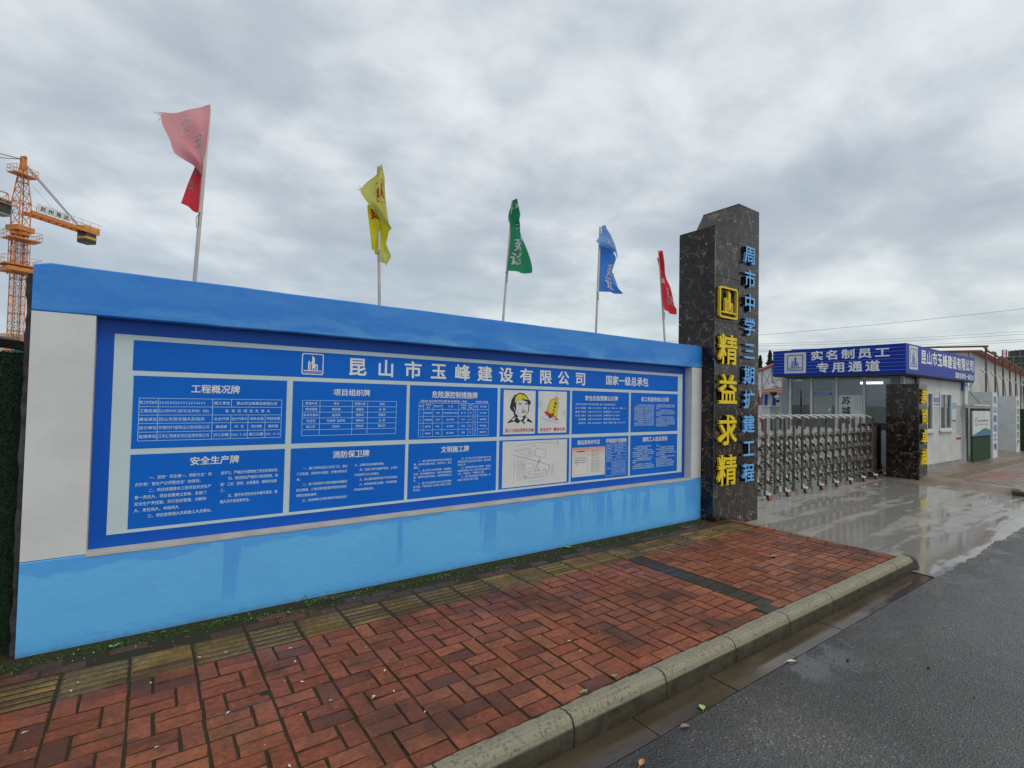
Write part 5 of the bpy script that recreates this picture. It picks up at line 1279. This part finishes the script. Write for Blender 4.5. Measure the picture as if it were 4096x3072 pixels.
r_ = empty('side_gate', 'grey barred steel gate between the two white pillars', 'gate')
for i in range(12): part('bar', r_, ((22.9+.26*i, 5.0, .12), (22.96+.26*i, 5.03, 1.75)), mat=GREYM)
part('rail', r_, ((22.8, 4.98, .95), (26.0, 5.05, 1.08)), mat=PVCW); part('rail', r_, ((22.8, 4.98, 1.72), (26.0, 5.05, 1.80)), mat=GREYM); part('rail', r_, ((22.8, 4.98, .05), (26.0, 5.05, .13)), mat=PVCW)
tb = turf_box('turf_covered_planter', 'dark green turf covered box at the right edge of the photo', 26.95, 31, 4.1, 4.5, .0, 1.60)
part('poster', tb, ((28.0, 4.05, .6), (29.9, 4.09, 1.45)), mat=M('pale_print', (.40, .52, .55), rough=.5))

# long fence building on the right
HX = Vector((math.sin(R(84.76)), math.cos(R(84.76)), 0)); HN = Vector((HX.y, -HX.x, 0))  # HN points to the street
lb = empty('fence_building', 'long pale panel building with rusty scaffold posts and red roof edge', 'building')
O_ = Vector((26.1, 5.6, 0))
def LP(t, n_, z): p_ = O_+HX*t+HN*n_; return (p_.x, p_.y, z)
LH = 3.80
for i in range(44):
    t0 = .55*i; m = MB()
    vs = [LP(t0+.01, 0, -.1), LP(t0+.54, 0, -.1), LP(t0+.54, 0, LH), LP(t0+.01, 0, LH), LP(t0+.01, -.08, -.1), LP(t0+.54, -.08, -.1), LP(t0+.54, -.08, LH), LP(t0+.01, -.08, LH)]
    m.mesh(vs, [(0, 1, 2, 3), (4, 7, 6, 5), (0, 4, 5, 1), (1, 5, 6, 2), (2, 6, 7, 3), (3, 7, 4, 0)], WALLP); m.build('wall_panel', lb)
m = MB(); m.mesh([LP(-.15, .30, LH-.03), LP(24.4, .30, LH-.03), LP(24.4, -7, LH+.28), LP(-.15, -7, LH+.28), LP(-.15, .30, LH+.03), LP(24.4, .30, LH+.03), LP(24.4, -7, LH+.34), LP(-.15, -7, LH+.34)], [(0, 3, 2, 1), (4, 5, 6, 7), (0, 1, 5, 4), (1, 2, 6, 5), (2, 3, 7, 6), (3, 0, 4, 7)], ROOFR); m.build('roof', lb)
m = MB(); m.mesh([LP(0, -.1, -.1), LP(0, -7, -.1), LP(0, -7, LH+.25), LP(0, -.1, LH-.03)], [(0, 1, 2, 3)], WALLP); m.build('gable', lb)
for i in range(9):
    t0 = .05+2.72*i
    m = MB(); m.tube([LP(t0, .40, -.1), LP(t0, .40, LH+.18)], .032, RUST, 8); m.build('scaffold_post', lb)
    m = MB(); m.tube([LP(t0-.9, .42, LH+.10), LP(t0+.12, .42, LH+.10)], .035, RUST, 6); m.build('scaffold_tube', lb)
    m = MB(); m.bar(LP(t0+.1, .42, 2.95), LP(t0+1.6, .42, 1.2), .05, .05, PVCW); m.build('diagonal_brace', lb)
    m = MB(); m.bar(LP(t0-1.0, .38, 3.05), LP(t0+.9, .38, 2.85), .05, .05, PVCW); m.build('diagonal_brace', lb)
m = MB(); m.tube([LP(-.2, -6.5, LH+.42), LP(-.2, .5, LH+.16)], .04, RUST, 6); m.tube([LP(0, .42, LH+.02), LP(24, .42, LH+.02)], .04, RUST, 6); m.build('scaffold_ledger', lb)
m = MB(); m.bar(LP(17.6, .30, -.1), LP(17.6, .30, LH-.5), .16, .16, BLUEP); m.build('blue_post', lb)
# second block continuing beyond, slightly lower
lb2 = empty('far_fence_building', 'further panel building with red roof edge at the right edge', 'building')
O_ = Vector((26.1, 5.6, 0))+HX*22.4; LH2 = 3.6
for i in range(20):
    t0 = .9*i; m = MB(); vs = [LP(t0+.01, .1, -.1), LP(t0+.88, .1, -.1), LP(t0+.88, .1, LH2), LP(t0+.01, .1, LH2)]; m.mesh(vs, [(0, 1, 2, 3)], WALLP); m.build('wall_panel', lb2)
m = MB(); m.mesh([LP(0, .5, LH2), LP(19, .5, LH2), LP(19, -3, LH2+.6), LP(0, -3, LH2+.6), LP(0, .5, LH2+.08), LP(19, .5, LH2+.08), LP(19, -3, LH2+.68), LP(0, -3, LH2+.68)], [(0, 3, 2, 1), (4, 5, 6, 7), (0, 1, 5, 4), (2, 3, 7, 6), (3, 0, 4, 7), (1, 2, 6, 5)], ROOFR); m.build('roof', lb2)

# ================================================================== COMPOUND BEHIND THE GATE
pb = empty('prefab_dormitory', 'two storey white prefab building with red canopy and blue posts', 'building')
A_ = Vector((56.65, 30.76, 0)); B_ = Vector((38.01, 17.04, 0)); bd = (B_-A_).normalized(); bn = Vector((-bd.y, bd.x, 0))
if bn.dot(-A_) < 0: bn = -bn
def BP(t, n_, z): p_ = A_+bd*t+bn*n_; return (p_.x, p_.y, z)
def quadbox(mb, t0, t1, n0, n1, z0, z1, mat):
    mb.mesh([BP(t0, n0, z0), BP(t1, n0, z0), BP(t1, n1, z0), BP(t0, n1, z0), BP(t0, n0, z1), BP(t1, n0, z1), BP(t1, n1, z1), BP(t0, n1, z1)], [(0, 3, 2, 1), (4, 5, 6, 7), (0, 1, 5, 4), (1, 2, 6, 5), (2, 3, 7, 6), (3, 0, 4, 7)], mat)
for i in range(-5, 12):
    ht = 5.85 if i < 7 else 4.55
    m = MB(); quadbox(m, i*2.4+.02, i*2.4+2.38, -1.7, -1.6, -.1, ht, WALLP); m.build('wall_panel', pb)
    if i % 3: continue
    m = MB(); quadbox(m, i*2.4-.50, i*2.4-.32, -1.6, -1.52, -.1, ht, BLUEP); m.build('blue_post', pb)
    if i < 6: m = MB(); m.bar(BP(i*2.4+.15, -1.55, 3.4), BP(i*2.4+6.3, -1.55, 5.5), .04, .04, GREYM); m.bar(BP(i*2.4+.15, -1.55, 5.5), BP(i*2.4+6.3, -1.55, 3.4), .04, .04, GREYM); m.build('cross_brace', pb)
m = MB(); quadbox(m, -13, 16.6, -7, -1.2, 5.85, 6.05, ROOFR); m.build('roof', pb)
m = MB(); quadbox(m, -12, 16.4, -7, -1.75, -.1, 5.8, WALLP); quadbox(m, 16.4, 28, -7, -1.75, -.1, 4.5, WALLP); m.build('body', pb)
m = MB(); n = 100
for i in range(n):                                                      # corrugated canopy
    t0 = -13+42*i/n; t1 = t0+42/n; dzz = .06 if i % 2 else 0
    m.mesh([BP(t0, .3, 2.62+dzz), BP(t1, .3, 2.62+dzz), BP(t1, -1.5, 3.30+dzz), BP(t0, -1.5, 3.30+dzz)], [(0, 1, 2, 3)], ROOFR); m.mesh([BP(t0, .3, 2.55), BP(t1, .3, 2.55), BP(t1, .3, 2.62+dzz), BP(t0, .3, 2.62+dzz)], [(0, 1, 2, 3)], ROOFR)
m.build('canopy', pb)
for z_, n_ in ((2.85, 0.0), (3.25, -1.1)):
    m = MB(); m.tube([BP(-13, n_, z_+.02), BP(29, n_, z_+.02)], .06, CRANEY, 6); m.build('canopy_tube', pb)
for i in range(6): m = MB(); quadbox(m, 2+4.5*i, 2.35+4.5*i, .0, .3, -.1, 2.6, BLUEP); m.build('canopy_post', pb)
m = MB(); quadbox(m, 17.0, 18.6, -1.6, -1.5, -.1, 2.1, DARK); m.build('door', pb)
r_ = empty('electric_cabinet', 'white cabinet behind the gate beside the picket fence', 'cabinet'); part('body', r_, ((15.76, 8.16, -.1), (16.4, 8.9, 1.50)), mat=PVCW); part('lid', r_, ((15.72, 8.12, 1.50), (16.44, 8.94, 1.54)), mat=PVCW); part('lock', r_, ((16.2, 8.14, 1.1), (16.24, 8.16, 1.2)), mat=INKG)
r_ = empty('picket_fence', 'white picket fence with pointed tops behind the glass', 'fence')
for i in range(9):
    x, y_ = 18.05+.155*i, 9.22-.105*i; m = MB(); m.mesh([(x-.05, y_, -.1), (x+.05, y_, -.1), (x+.05, y_, 1.40), (x, y_, 1.50), (x-.05, y_, 1.40), (x-.05, y_+.03, -.1), (x+.05, y_+.03, -.1), (x+.05, y_+.03, 1.40), (x, y_+.03, 1.50), (x-.05, y_+.03, 1.40)], [(0, 1, 2, 3, 4), (9, 8, 7, 6, 5), (1, 6, 7, 2), (2, 7, 8, 3), (3, 8, 9, 4), (4, 9, 5, 0)], PVCW); m.build('picket', r_)
for z_ in (.3, 1.15): m = MB(); m.bar((17.98, 9.30, z_), (19.40, 8.34, z_), .03, .07, PVCW); m.build('rail', r_)
r_ = empty('blue_barrier', 'blue water filled barrier behind the picket fence gap', 'barrier'); m = MB(); Mx = Matrix.Translation((17.72, 8.25, 0)) @ Matrix.Rotation(R(-36), 4, 'Z')
m.box((-.32, -.12, -.1), (.32, .12, 1.20), BLUEP, Mx); m.build('body', r_); m = MB(); m.box((-.34, -.14, 1.20), (.34, .14, 1.30), BLUEP, Mx); m.build('rim', r_)
tag(part('blue_bin', None, ((11.9, 7.3, -.1), (12.5, 7.8, .62)), mat=BLUEP), 'blue plastic bin standing behind the accordion gate', 'bin')
r_ = empty('striped_pole', 'red and white striped pole behind the gate', 'pole')
for i in range(9): m = MB(); m.tube([(13.75, 7.38, -.1+.235*i), (13.75, 7.38, -.1+.235*(i+1))], .024, (PVCW, CRANER)[i % 2], 10); m.build('band', r_)

# conifer behind the dormitory
def conifer(loc, hgt, wid, label):
    r_ = empty('evergreen_tree', label, 'tree'); r_.location = loc; rnd = random.Random(int(loc[0])); m = MB(); m.tube([(0, 0, 0), (0, 0, hgt*.95)], .12, BARK, 7, r2=.03); m.build('trunk', r_)
    m = MB()
    for _ in range(2600):
        z = hgt*(.35+.65*rnd.random()); lay = .75+.25*math.sin(z*6+2); rr = wid*(1-((z/hgt)-.3)/.75)*lay*rnd.random()**.5; a = rnd.uniform(0, 6.28)
        c = Vector((rr*math.cos(a), rr*math.sin(a), z)); s_ = rnd.uniform(.08, .2)
        d1 = Vector((rnd.gauss(0, 1), rnd.gauss(0, 1), rnd.gauss(0, .5))).normalized()*s_; d2 = Vector((rnd.gauss(0, 1), rnd.gauss(0, 1), rnd.gauss(0, .5))).normalized()*s_
        m.face([c-d1, c+d2, c+d1, c-d2], TREE)
    m.build('crown', r_)
conifer((69.5, 36.0, 0), 8.9, 1.5, 'dark evergreen tree rising behind the red roof, the taller one')
conifer((68.6, 36.9, 0), 8.2, 1.2, 'smaller dark evergreen tree beside the taller one')

# ================================================================== LEFT: turf fence, hose, net, far building
tf = empty('turf_fence', 'green artificial turf fence with shade in its colour left of the notice wall', 'fence')
m = MB(); m.box((-8, 4.30, -.15), (-.628, 4.38, 1.805), TURF_SHADE); rnd = random.Random(9)
for _ in range(14000):
    x = rnd.uniform(-1.15, -.63); z = rnd.uniform(-.1, 1.81); s_ = rnd.uniform(.008, .022)
    m.face([(x-.003, 4.30, z), (x+.003, 4.30, z), (x+rnd.uniform(-.008, .008), 4.30-s_, z+rnd.uniform(-.012, .012))], TURF_LIT if rnd.random() < .22 else TURF_SHADE)
for _ in range(1500):
    x = rnd.uniform(-1.3, -.63); y_ = rnd.uniform(4.30, 4.38); m.face([(x-.004, y_, 1.805), (x+.004, y_, 1.805), (x+rnd.uniform(-.01, .01), y_-.01, 1.805+rnd.uniform(.008, .025))], TURF_SHADE)
m.build('turf_panel', tf)
m = MB()
for k in range(5):
    n = 26; rr = .24-.012*k; pts = [(-.80+(rr+.10)*math.cos(a)*.72, 4.36+.02*k+.02*math.sin(a*3), 1.80+.105*math.sin(a)*(1-.09*k)) for a in [math.pi*i/n for i in range(n+1)]]
    m.tube(pts, .013, HOSE, 7)
tag(m.build('hose_coil', smooth=True), 'black hose coil lying on top of the turf fence', 'hose')
m = MB(); m.mesh([(-.74, 4.55, 1.83), (-.60, 4.50, 1.83), (-.56, 4.50, 2.02), (-.60, 4.55, 1.99), (-.74, 4.60, 1.80), (-.60, 4.60, 1.80), (-.56, 4.60, 2.0), (-.60, 4.62, 1.97)], [(0, 1, 2, 3), (4, 7, 6, 5), (0, 3, 7, 4), (3, 2, 6, 7), (0, 4, 5, 1)], TARP); tag(m.build('teal_net'), 'teal safety net bunched beside the notice wall', 'net')
fb = empty('far_cream_building', 'flat cream building low behind the tower crane', 'building')
part('wall', fb, ((-36, 105, -.2), (2, 118, 9.3)), mat=CREAM); part('parapet', fb, ((-36.2, 104.8, 9.3), (2.2, 105.4, 9.75)), mat=CREAM)
for i in range(9):
    w_ = part('window', fb, ((-34+4*i, 104.93, 5.6), (-32+4*i, 104.98, 7.4)), mat=PVCW); part('pane', w_, ((-33.9+4*i, 104.90, 5.7), (-32.1+4*i, 104.925, 7.3)), mat=DARK)

# ================================================================== TOWER CRANE (left)
cr_ = empty('tower_crane', 'orange tower crane above the left end of the notice wall', 'crane')
CC = Vector((-14.4, 91.0, 0)); aj = math.atan2(6.4, 6.5); MR = Matrix.Translation(CC) @ Matrix.Rotation(aj, 4, 'Z')
MRm = Matrix.Translation(CC) @ Matrix.Rotation(R(28), 4, 'Z')
def lattice_box(mb, M_, w_, z0, z1, bay, r_, mat, mat2, taper=0.0):
    n = max(1, round((z1-z0)/bay)); h = (z1-z0)/n
    cs = [(-1, -1), (1, -1), (1, 1), (-1, 1)]
    def P(i, z): s_ = w_/2*(1-taper*(z-z0)/(z1-z0)); return M_ @ Vector((cs[i][0]*s_, cs[i][1]*s_, z))
    for i in range(4): mb.bar(P(i, z0), P(i, z1), r_*2.2, r_*2.2, mat)
    for j in range(n):
        za, zb = z0+h*j, z0+h*(j+1)
        for i in range(4):
            k = (i+1) % 4
            mb.bar(P(i, zb), P(k, zb), r_*(1.6 if j % 2 else 1.1), r_*(2.0 if j % 2 else 1.1), mat)
            mb.bar(P(i, za), P(k, zb), r_*.8, r_*.8, mat2); mb.bar(P(k, za), P(i, zb), r_*.8, r_*.8, mat2)
m = MB(); lattice_box(m, MRm, 1.22, 0, 21.6, 1.12, .045, CRANEO, CRANEO); m.build('mast', cr_)
m = MB(); lattice_box(m, MRm, .5, 3, 21.0, 1.2, .02, WIRE, WIRE); m.build('ladder', cr_)
m = MB(); lattice_box(m, MRm, 1.6, 16.4, 21.0, 1.5, .035, CRANEO, RUST); m.build('climbing_cage', cr_)
def deck(z, w_, d_, name, off=(0, 0), rail=.95, MM=MRm):
    m = MB(); m.box((off[0]-w_/2, off[1]-d_/2, z-.12), (off[0]+w_/2, off[1]+d_/2, z), CRANEO, MM); o = m.build(name, cr_)
    m = MB(); c = [(-w_/2, -d_/2), (w_/2, -d_/2), (w_/2, d_/2), (-w_/2, d_/2)]
    for i in range(4):
        a, b_ = c[i], c[(i+1) % 4]
        for hz in (rail*.5, rail): m.bar(MM @ Vector((off[0]+a[0], off[1]+a[1], z+hz)), MM @ Vector((off[0]+b_[0], off[1]+b_[1], z+hz)), .04, .04, CRANEO)
        for q in range(3): t = q/3; x, y_ = a[0]+(b_[0]-a[0])*t, a[1]+(b_[1]-a[1])*t; m.bar(MM @ Vector((off[0]+x, off[1]+y_, z)), MM @ Vector((off[0]+x, off[1]+y_, z+rail)), .04, .04, CRANEO)
    m.build('railing', o)
deck(17.6, 3.7, 2.6, 'platform', (0, 0), 1.0); deck(21.1, 3.3, 2.4, 'platform', (.2, 0), 1.0)
m = MB(); m.box((-1.6, -1.6, 16.7), (1.6, 1.6, 17.2), CRANEO, MRm); m.build('cage_collar', cr_)
m = MB(); m.box((-1.0, -1.0, 22.1), (1.0, 1.0, 22.75), CRANEO, MR); m.tube([MR @ Vector((0, 0, 21.6)), MR @ Vector((0, 0, 22.0))], .95, CRANEO, 16); m.build('slewing_ring', cr_)
m = MB(); lattice_box(m, MR, 1.3, 22.9, 26.0, 1.5, .055, CRANEO, CRANER); m.build('turret', cr_)
m = MB(); lattice_box(m, MR, 1.3, 26.0, 31.3, 1.3, .05, CRANEO, RUST, .72); m.build('tower_head', cr_)
deck(29.6, 2.6, 1.5, 'head_platform', (0, 0), .9, MR)
m = MB(); m.box((-.25, -.25, 30.2), (.25, .25, 32.0), CRANEO, MR); m.tube([MR @ Vector((0, -.3, 31.9)), MR @ Vector((0, .3, 31.9))], .22, CRANER, 10); m.build('head_pulley', cr_)
# counter jib (+x local), jib (-x local)
m = MB(); Z0 = 24.9
for y_ in (-.75, .75): m.bar(MR @ Vector((.7, y_, Z0)), MR @ Vector((9.8, y_, Z0)), .16, .45, CRANEO)
for i in range(10): m.bar(MR @ Vector((.9+i, -.75, Z0)), MR @ Vector((1.9+i if i < 9 else 10.1, .75, Z0)), .10, .12, CRANEO); m.bar(MR @ Vector((.9+i, -.75, Z0)), MR @ Vector((.9+i, .75, Z0)), .10, .12, CRANEO)
cj = m.build('counter_jib', cr_)
m = MB()
for y_ in (-.85, .85):
    for hz in (.75, 1.35): m.bar(MR @ Vector((1.2, y_, Z0+hz)), MR @ Vector((10.1, y_, Z0+hz)), .035, .035, CRANEO)
    for i in range(8): m.bar(MR @ Vector((1.2+1.2*i, y_, Z0+.2)), MR @ Vector((1.2+1.2*i, y_, Z0+1.35)), .035, .035, CRANEO)
m.build('railing', cj)
JF = lambda a, b_, d: MR @ Vector((a, -.92-d, b_))
m = MB(); m.prism([(1.3, Z0+.35), (5.5, Z0+.35), (5.5, Z0+1.20), (1.3, Z0+1.20)], JF, 0, .04, PAPERW); sg = m.build('name_board', cr_)
m = MB()
for i, ch in enumerate('苏州恩达'): put_text(m, ch, JF, 1.55+1.0*i, Z0+.42, 2.25+1.0*i, Z0+1.14, .045, INKK, .03, 1)
m.build('lettering', sg)['kind'] = 'stuff'
m = MB(); m.box((7.9, -.8, 23.2), (9.4, .8, 23.75), BLACKP, MR); m.box((7.88, -.82, 23.75), (9.42, .82, 24.1), CRANEY, MR); m.box((7.9, -.8, 24.1), (9.4, .8, 24.7), BLACKP, MR); m.build('counterweight', cr_)
m = MB(); m.box((7.6, -.8, Z0+.22), (9.9, .8, Z0+.7), CRANEY, MR); m.build('winch_housing', cr_)
for y_ in (-.5, .5): m = MB(); m.tube([MR @ Vector((.3, y_*.3, 31.0)), MR @ Vector((7.2+(.9 if y_ > 0 else 0), y_, Z0+.3))], .05, RUST, 6); m.build('tie_bar', cr_)
m = MB(); m.tube([MR @ Vector((.2, 0, 29.5)), MR @ Vector((5.4, 0, Z0+.4))], .015, WIRE, 4); m.build('hoist_rope', cr_)
m = MB(); L = 34; n = 22; zb = 25.0
for i in range(n):
    x0, x1 = -.8-L*i/n, -.8-L*(i+1)/n
    for y_ in (-.65, .65): m.bar(MR @ Vector((x0, y_, zb)), MR @ Vector((x1, y_, zb)), .13, .13, CRANEO); m.bar(MR @ Vector((x0, y_, zb)), MR @ Vector(((x0+x1)/2, 0, zb+1.5)), .06, .06, CRANEO); m.bar(MR @ Vector(((x0+x1)/2, 0, zb+1.5)), MR @ Vector((x1, y_, zb)), .06, .06, CRANEO)
    m.bar(MR @ Vector((x0, -.65, zb)), MR @ Vector((x1, .65, zb)), .05, .05, CRANEO)
m.bar(MR @ Vector((-1.6, 0, zb+1.5)), MR @ Vector((-34, 0, zb+1.5)), .13, .13, CRANEO); m.build('jib', cr_)
for x_ in (-13, -28): m = MB(); m.tube([MR @ Vector((-.2, 0, 31.6)), MR @ Vector((x_, 0, zb+1.6))], .05, RUST, 6); m.build('tie_bar', cr_)
CABM = M('cab_grey', (.26, .32, .32), (.20, .26, .26), 3, rough=.5)
cb = MB(); cb.mesh([MR @ Vector(q) for q in [(-2.9, 1.1, 23.6), (-1.3, 1.1, 23.6), (-1.3, 1.1, 25.6), (-3.1, 1.1, 25.6), (-2.9, -.4, 23.6), (-1.3, -.4, 23.6), (-1.3, -.4, 25.6), (-3.1, -.4, 25.6)]], [(0, 1, 2, 3), (7, 6, 5, 4), (4, 5, 1, 0), (3, 2, 6, 7), (1, 5, 6, 2), (0, 3, 7, 4)], CABM)
cbo = cb.build('cab', cr_)
m = MB(); m.mesh([MR @ Vector(q) for q in [(-2.8, -.43, 23.8), (-1.45, -.43, 23.8), (-1.45, -.43, 25.4), (-2.95, -.43, 25.4)]], [(0, 1, 2, 3)], DARK); m.mesh([MR @ Vector(q) for q in [(-2.95, -.25, 23.8), (-2.95, .95, 23.8), (-3.12, .95, 25.4), (-3.12, -.25, 25.4)]], [(0, 1, 2, 3)], DARK); m.build('window', cbo)

# ================================================================== FAR RIGHT: tower block under nets, small crane mast, wires
tw = empty('tower_block', 'distant rounded tower block wrapped in dark green scaffold netting', 'building')
cx_, cy_ = 321.5, 47.0; rd = 12.5
for k in range(9):
    m = MB(); n = 28; z0 = -.2+3.1*k; rr = rd if k < 8 else rd*.70
    vs = [(cx_+rr*math.cos(2*math.pi*i/n), cy_+rr*1.0*math.sin(2*math.pi*i/n), z) for z in (z0, z0+2.95) for i in range(n)]
    m.mesh(vs, [(i, (i+1) % n, n+(i+1) % n, n+i) for i in range(n)]+[tuple(range(n, 2*n))], NET); m.build('netted_storey', tw)
    m = MB()
    for i in range(n):
        a = 2*math.pi*i/n; m.bar((cx_+(rr+.3)*math.cos(a), cy_+(rr+.3)*math.sin(a), z0), (cx_+(rr+.3)*math.cos(a), cy_+(rr+.3)*math.sin(a), z0+3.4), .22, .22, RUST if i % 3 else GREYM)
    m.tube([(cx_+(rr+.3)*math.cos(2*math.pi*i/n), cy_+(rr+.3)*math.sin(2*math.pi*i/n), z0+3.0) for i in range(n+1)], .16, GREYM, 5); m.build('scaffold_ring', tw)
hm = empty('distant_hoist_mast', 'pale pink hoist mast standing left of the netted tower block', 'mast')
m = MB(); lattice_box(m, Matrix.Translation((301.5, 53.9, 0)), 1.3, 0, 27.0, 1.6, .10, PINKM, PINKM); m.build('mast', hm); part('hoist_cab', hm, ((300.2, 53.6, 20.4), (301.4, 55.8, 22.8)), mat=PINKM)
m = MB(); m.box((296, 41.5, 33.2), (300, 42.8, 34.6), CRANER); m.bar((300, 47, 34.2), (297, 42, 34.2), .3, .3, CRANER); tag(m.build('distant_crane_tip'), 'red crane end showing at the right edge of the sky', 'crane')
def wire(name, label, a, b_, sag, r_=.012):
    m = MB(); n = 24; m.tube([(a[0]+(b_[0]-a[0])*i/n, a[1]+(b_[1]-a[1])*i/n, a[2]+(b_[2]-a[2])*i/n-4*sag*(i/n)*(1-i/n)) for i in range(n+1)], r_, WIRE, 4); tag(m.build(name), label, 'cable')
wire('power_cable', 'thin cable high over the booth roof', (28, 34, 6.0), (62, 4.5, 10.6), .5)
for i, (za, zb) in enumerate(((7.86, 7.05), (7.62, 6.9), (7.20, 6.6), (7.02, 6.45))):
    wire('power_cable', ('topmost', 'second from top', 'third from top', 'lowest')[i]+' of the four cables right of the booth sign', (57, 8.2, za), (36.5, 27, zb-.62), .25, .010)

# ================================================================== SMALL THINGS ON THE GROUND
def leaf(x, y, z, L, Wd, rz, mat, label, name='fallen_leaf', cat='leaf', curl=.006, group=None):
    m = MB(); n = 8; vs = []
    for i in range(n+1):
        t = i/n; wv = Wd/2*math.sin(math.pi*t**.85)**.8 if 0 < t < 1 else .0005; xx = (t-.5)*L; zc = curl*(1-(2*t-1)**2)
        vs += [(xx, -wv, zc+curl*.8), (xx, 0, zc), (xx, wv, zc+curl*.8)]
    fs = [(i*3+q, (i+1)*3+q, (i+1)*3+q+1, i*3+q+1) for i in range(n) for q in range(2)]
    m.mesh(vs, fs, mat); m.tube([(-L*.5, 0, 0), (-L*.72, .004, .002)], .0012, mat, 4); o = m.build(name); o.location = (x, y, z); o.rotation_euler = (0, 0, R(rz)); tag(o, label, cat, group); return o
leaf(2.62, 1.735, -.140, .050, .034, 50, LEAFG, 'pale green fallen leaf at the gutter edge')
leaf(2.40, 1.690, -.146, .058, .028, -20, LEAFB, 'brown curled leaf on the asphalt by the gutter')
leaf(1.99, 1.640, -.146, .055, .027, 20, LEAFO, 'orange fallen leaf on the wet asphalt')
leaf(3.60, 1.705, -.146, .07, .022, -30, PETAL, 'cream leaf scrap beside the gutter joint')
leaf(1.02, 2.62, .004, .028, .018, 30, LEAFG, 'small yellow green leaf on the red pavers')
rnd = random.Random(21)
for _ in range(46):
    x = rnd.uniform(-.5, 2.9); y_ = rnd.uniform(2.15, 4.0)
    if rnd.random() < .75 and x > 1.2: continue
    s_ = rnd.uniform(.009, .022)
    leaf(x, y_, .003, s_, s_*.6, rnd.uniform(0, 360), PETAL, 'small cream petal scattered on the pavers', 'fallen_petal', 'petal', .002, 'cream petals scattered on the pavers')
for x, y_, l_ in ((3.95, 1.50, 'dark pebble on the road near the gutter'), (4.3, 1.15, 'dark pebble lying out on the wet road')):
    m = MB(); m.tube([(x-.010, y_, -.146), (x, y_, -.140), (x+.010, y_, -.146)], .006, INKK, 6); tag(m.build('pebble'), l_, 'pebble')
gr = MB(); rnd = random.Random(77)
for _ in range(900):
    x = rnd.uniform(.9, 9); y_ = rnd.uniform(-1.5, 1.68) if rnd.random() < .5 else 1.7-abs(rnd.gauss(0, .25)); s_ = rnd.uniform(.002, .0065); a = rnd.uniform(0, 3.1)
    c_, d_ = math.cos(a)*s_, math.sin(a)*s_
    gr.mesh([(x-c_, y_-d_, -.150), (x+d_, y_-c_, -.150), (x+c_, y_+d_, -.150), (x-d_, y_+c_, -.150), (x, y_, -.150+s_*1.1)], [(0, 1, 4), (1, 2, 4), (2, 3, 4), (3, 0, 4)], rnd.choice((INKK, DARKRENDER, DARKRENDER, DARKRENDER, BARK, BARK, CONC)))
for _ in range(700):
    x = rnd.uniform(-.6, 6.4); y_ = rnd.uniform(2.1, 4.1) if rnd.random() < .4 else 4.12-abs(rnd.gauss(0, .12)); s_ = rnd.uniform(.0015, .0045); a = rnd.uniform(0, 3.1); c_, d_ = math.cos(a)*s_, math.sin(a)*s_
    gr.mesh([(x-c_, y_-d_, -.002), (x+d_, y_-c_, -.002), (x+c_, y_+d_, -.002), (x-d_, y_+c_, -.002), (x, y_, s_*1.2)], [(0, 1, 4), (1, 2, 4), (2, 3, 4), (3, 0, 4)], rnd.choice((CONC, PETAL, DARKRENDER, BARK)))
tag(gr.build('grit'), 'fine grit and debris scattered on the road and pavers', 'grit', kind='stuff')
def weed(x, y, z, h, n, label, broad=False, seed=1):
    rnd = random.Random(seed); m = MB()
    for k in range(n):
        a = rnd.uniform(-.6, math.pi+.6) if not broad else 2*math.pi*k/n+.3; ln = h*rnd.uniform(.6, 1.1); sp = rnd.uniform(.3, .9)*h
        dx, dy = math.cos(a), -abs(math.sin(a)) if not broad else math.sin(a); prev = None; st_ = 6; wd_ = .0052 if not broad else h*.22
        for i in range(st_+1):
            t = i/st_; c = Vector((x+dx*sp*t, y+dy*sp*t*.6, z+ln*(t-.45*t*t*1.5) if not broad else z+h*(.6*t-.3*t*t)+.004)); ww = wd_*(1-t)**.6 if not broad else wd_*math.sin(math.pi*min(1, .08+t*.92)); e = Vector((-dy*ww, dx*ww, 0)) if True else 0
            cur = (c-e, c+e)
            if prev: m.face([prev[0], prev[1], cur[1], cur[0]], WEED)
            prev = cur
    tag(m.build('weed'), label, 'weed')
weed(-.135, 4.03, -.005, .055, 3, 'broad leaved seedling at the foot of the wall, leftmost weed', True, 2)
weed(.10, 4.08, -.005, .09, 5, 'small grass tuft at the wall foot, second weed from the left', seed=4)
weed(.47, 4.05, -.005, .12, 6, 'short grass tuft in the moss below the project panels', seed=8)
weed(1.03, 4.02, -.005, .30, 6, 'tall grass blades in front of the blue wall', seed=5)
weed(1.22, 4.05, -.005, .17, 6, 'arching grass blades just right of the tall ones', seed=6)
weed(3.72, 4.10, -.005, .07, 7, 'leafy weed at the wall foot below the posters', True, 7)
weed(2.24, 2.05, .0, .035, 4, 'tiny seedling behind the kerb top', True, 9)
weed(1.98, 2.03, .0, .045, 5, 'small sprawling seedling on the kerb edge', True, 10)
weed(5.35, 2.72, -.004, .06, 9, 'little green weed between the far pavers', True, 11)
bpy.data.objects.remove(_ob)
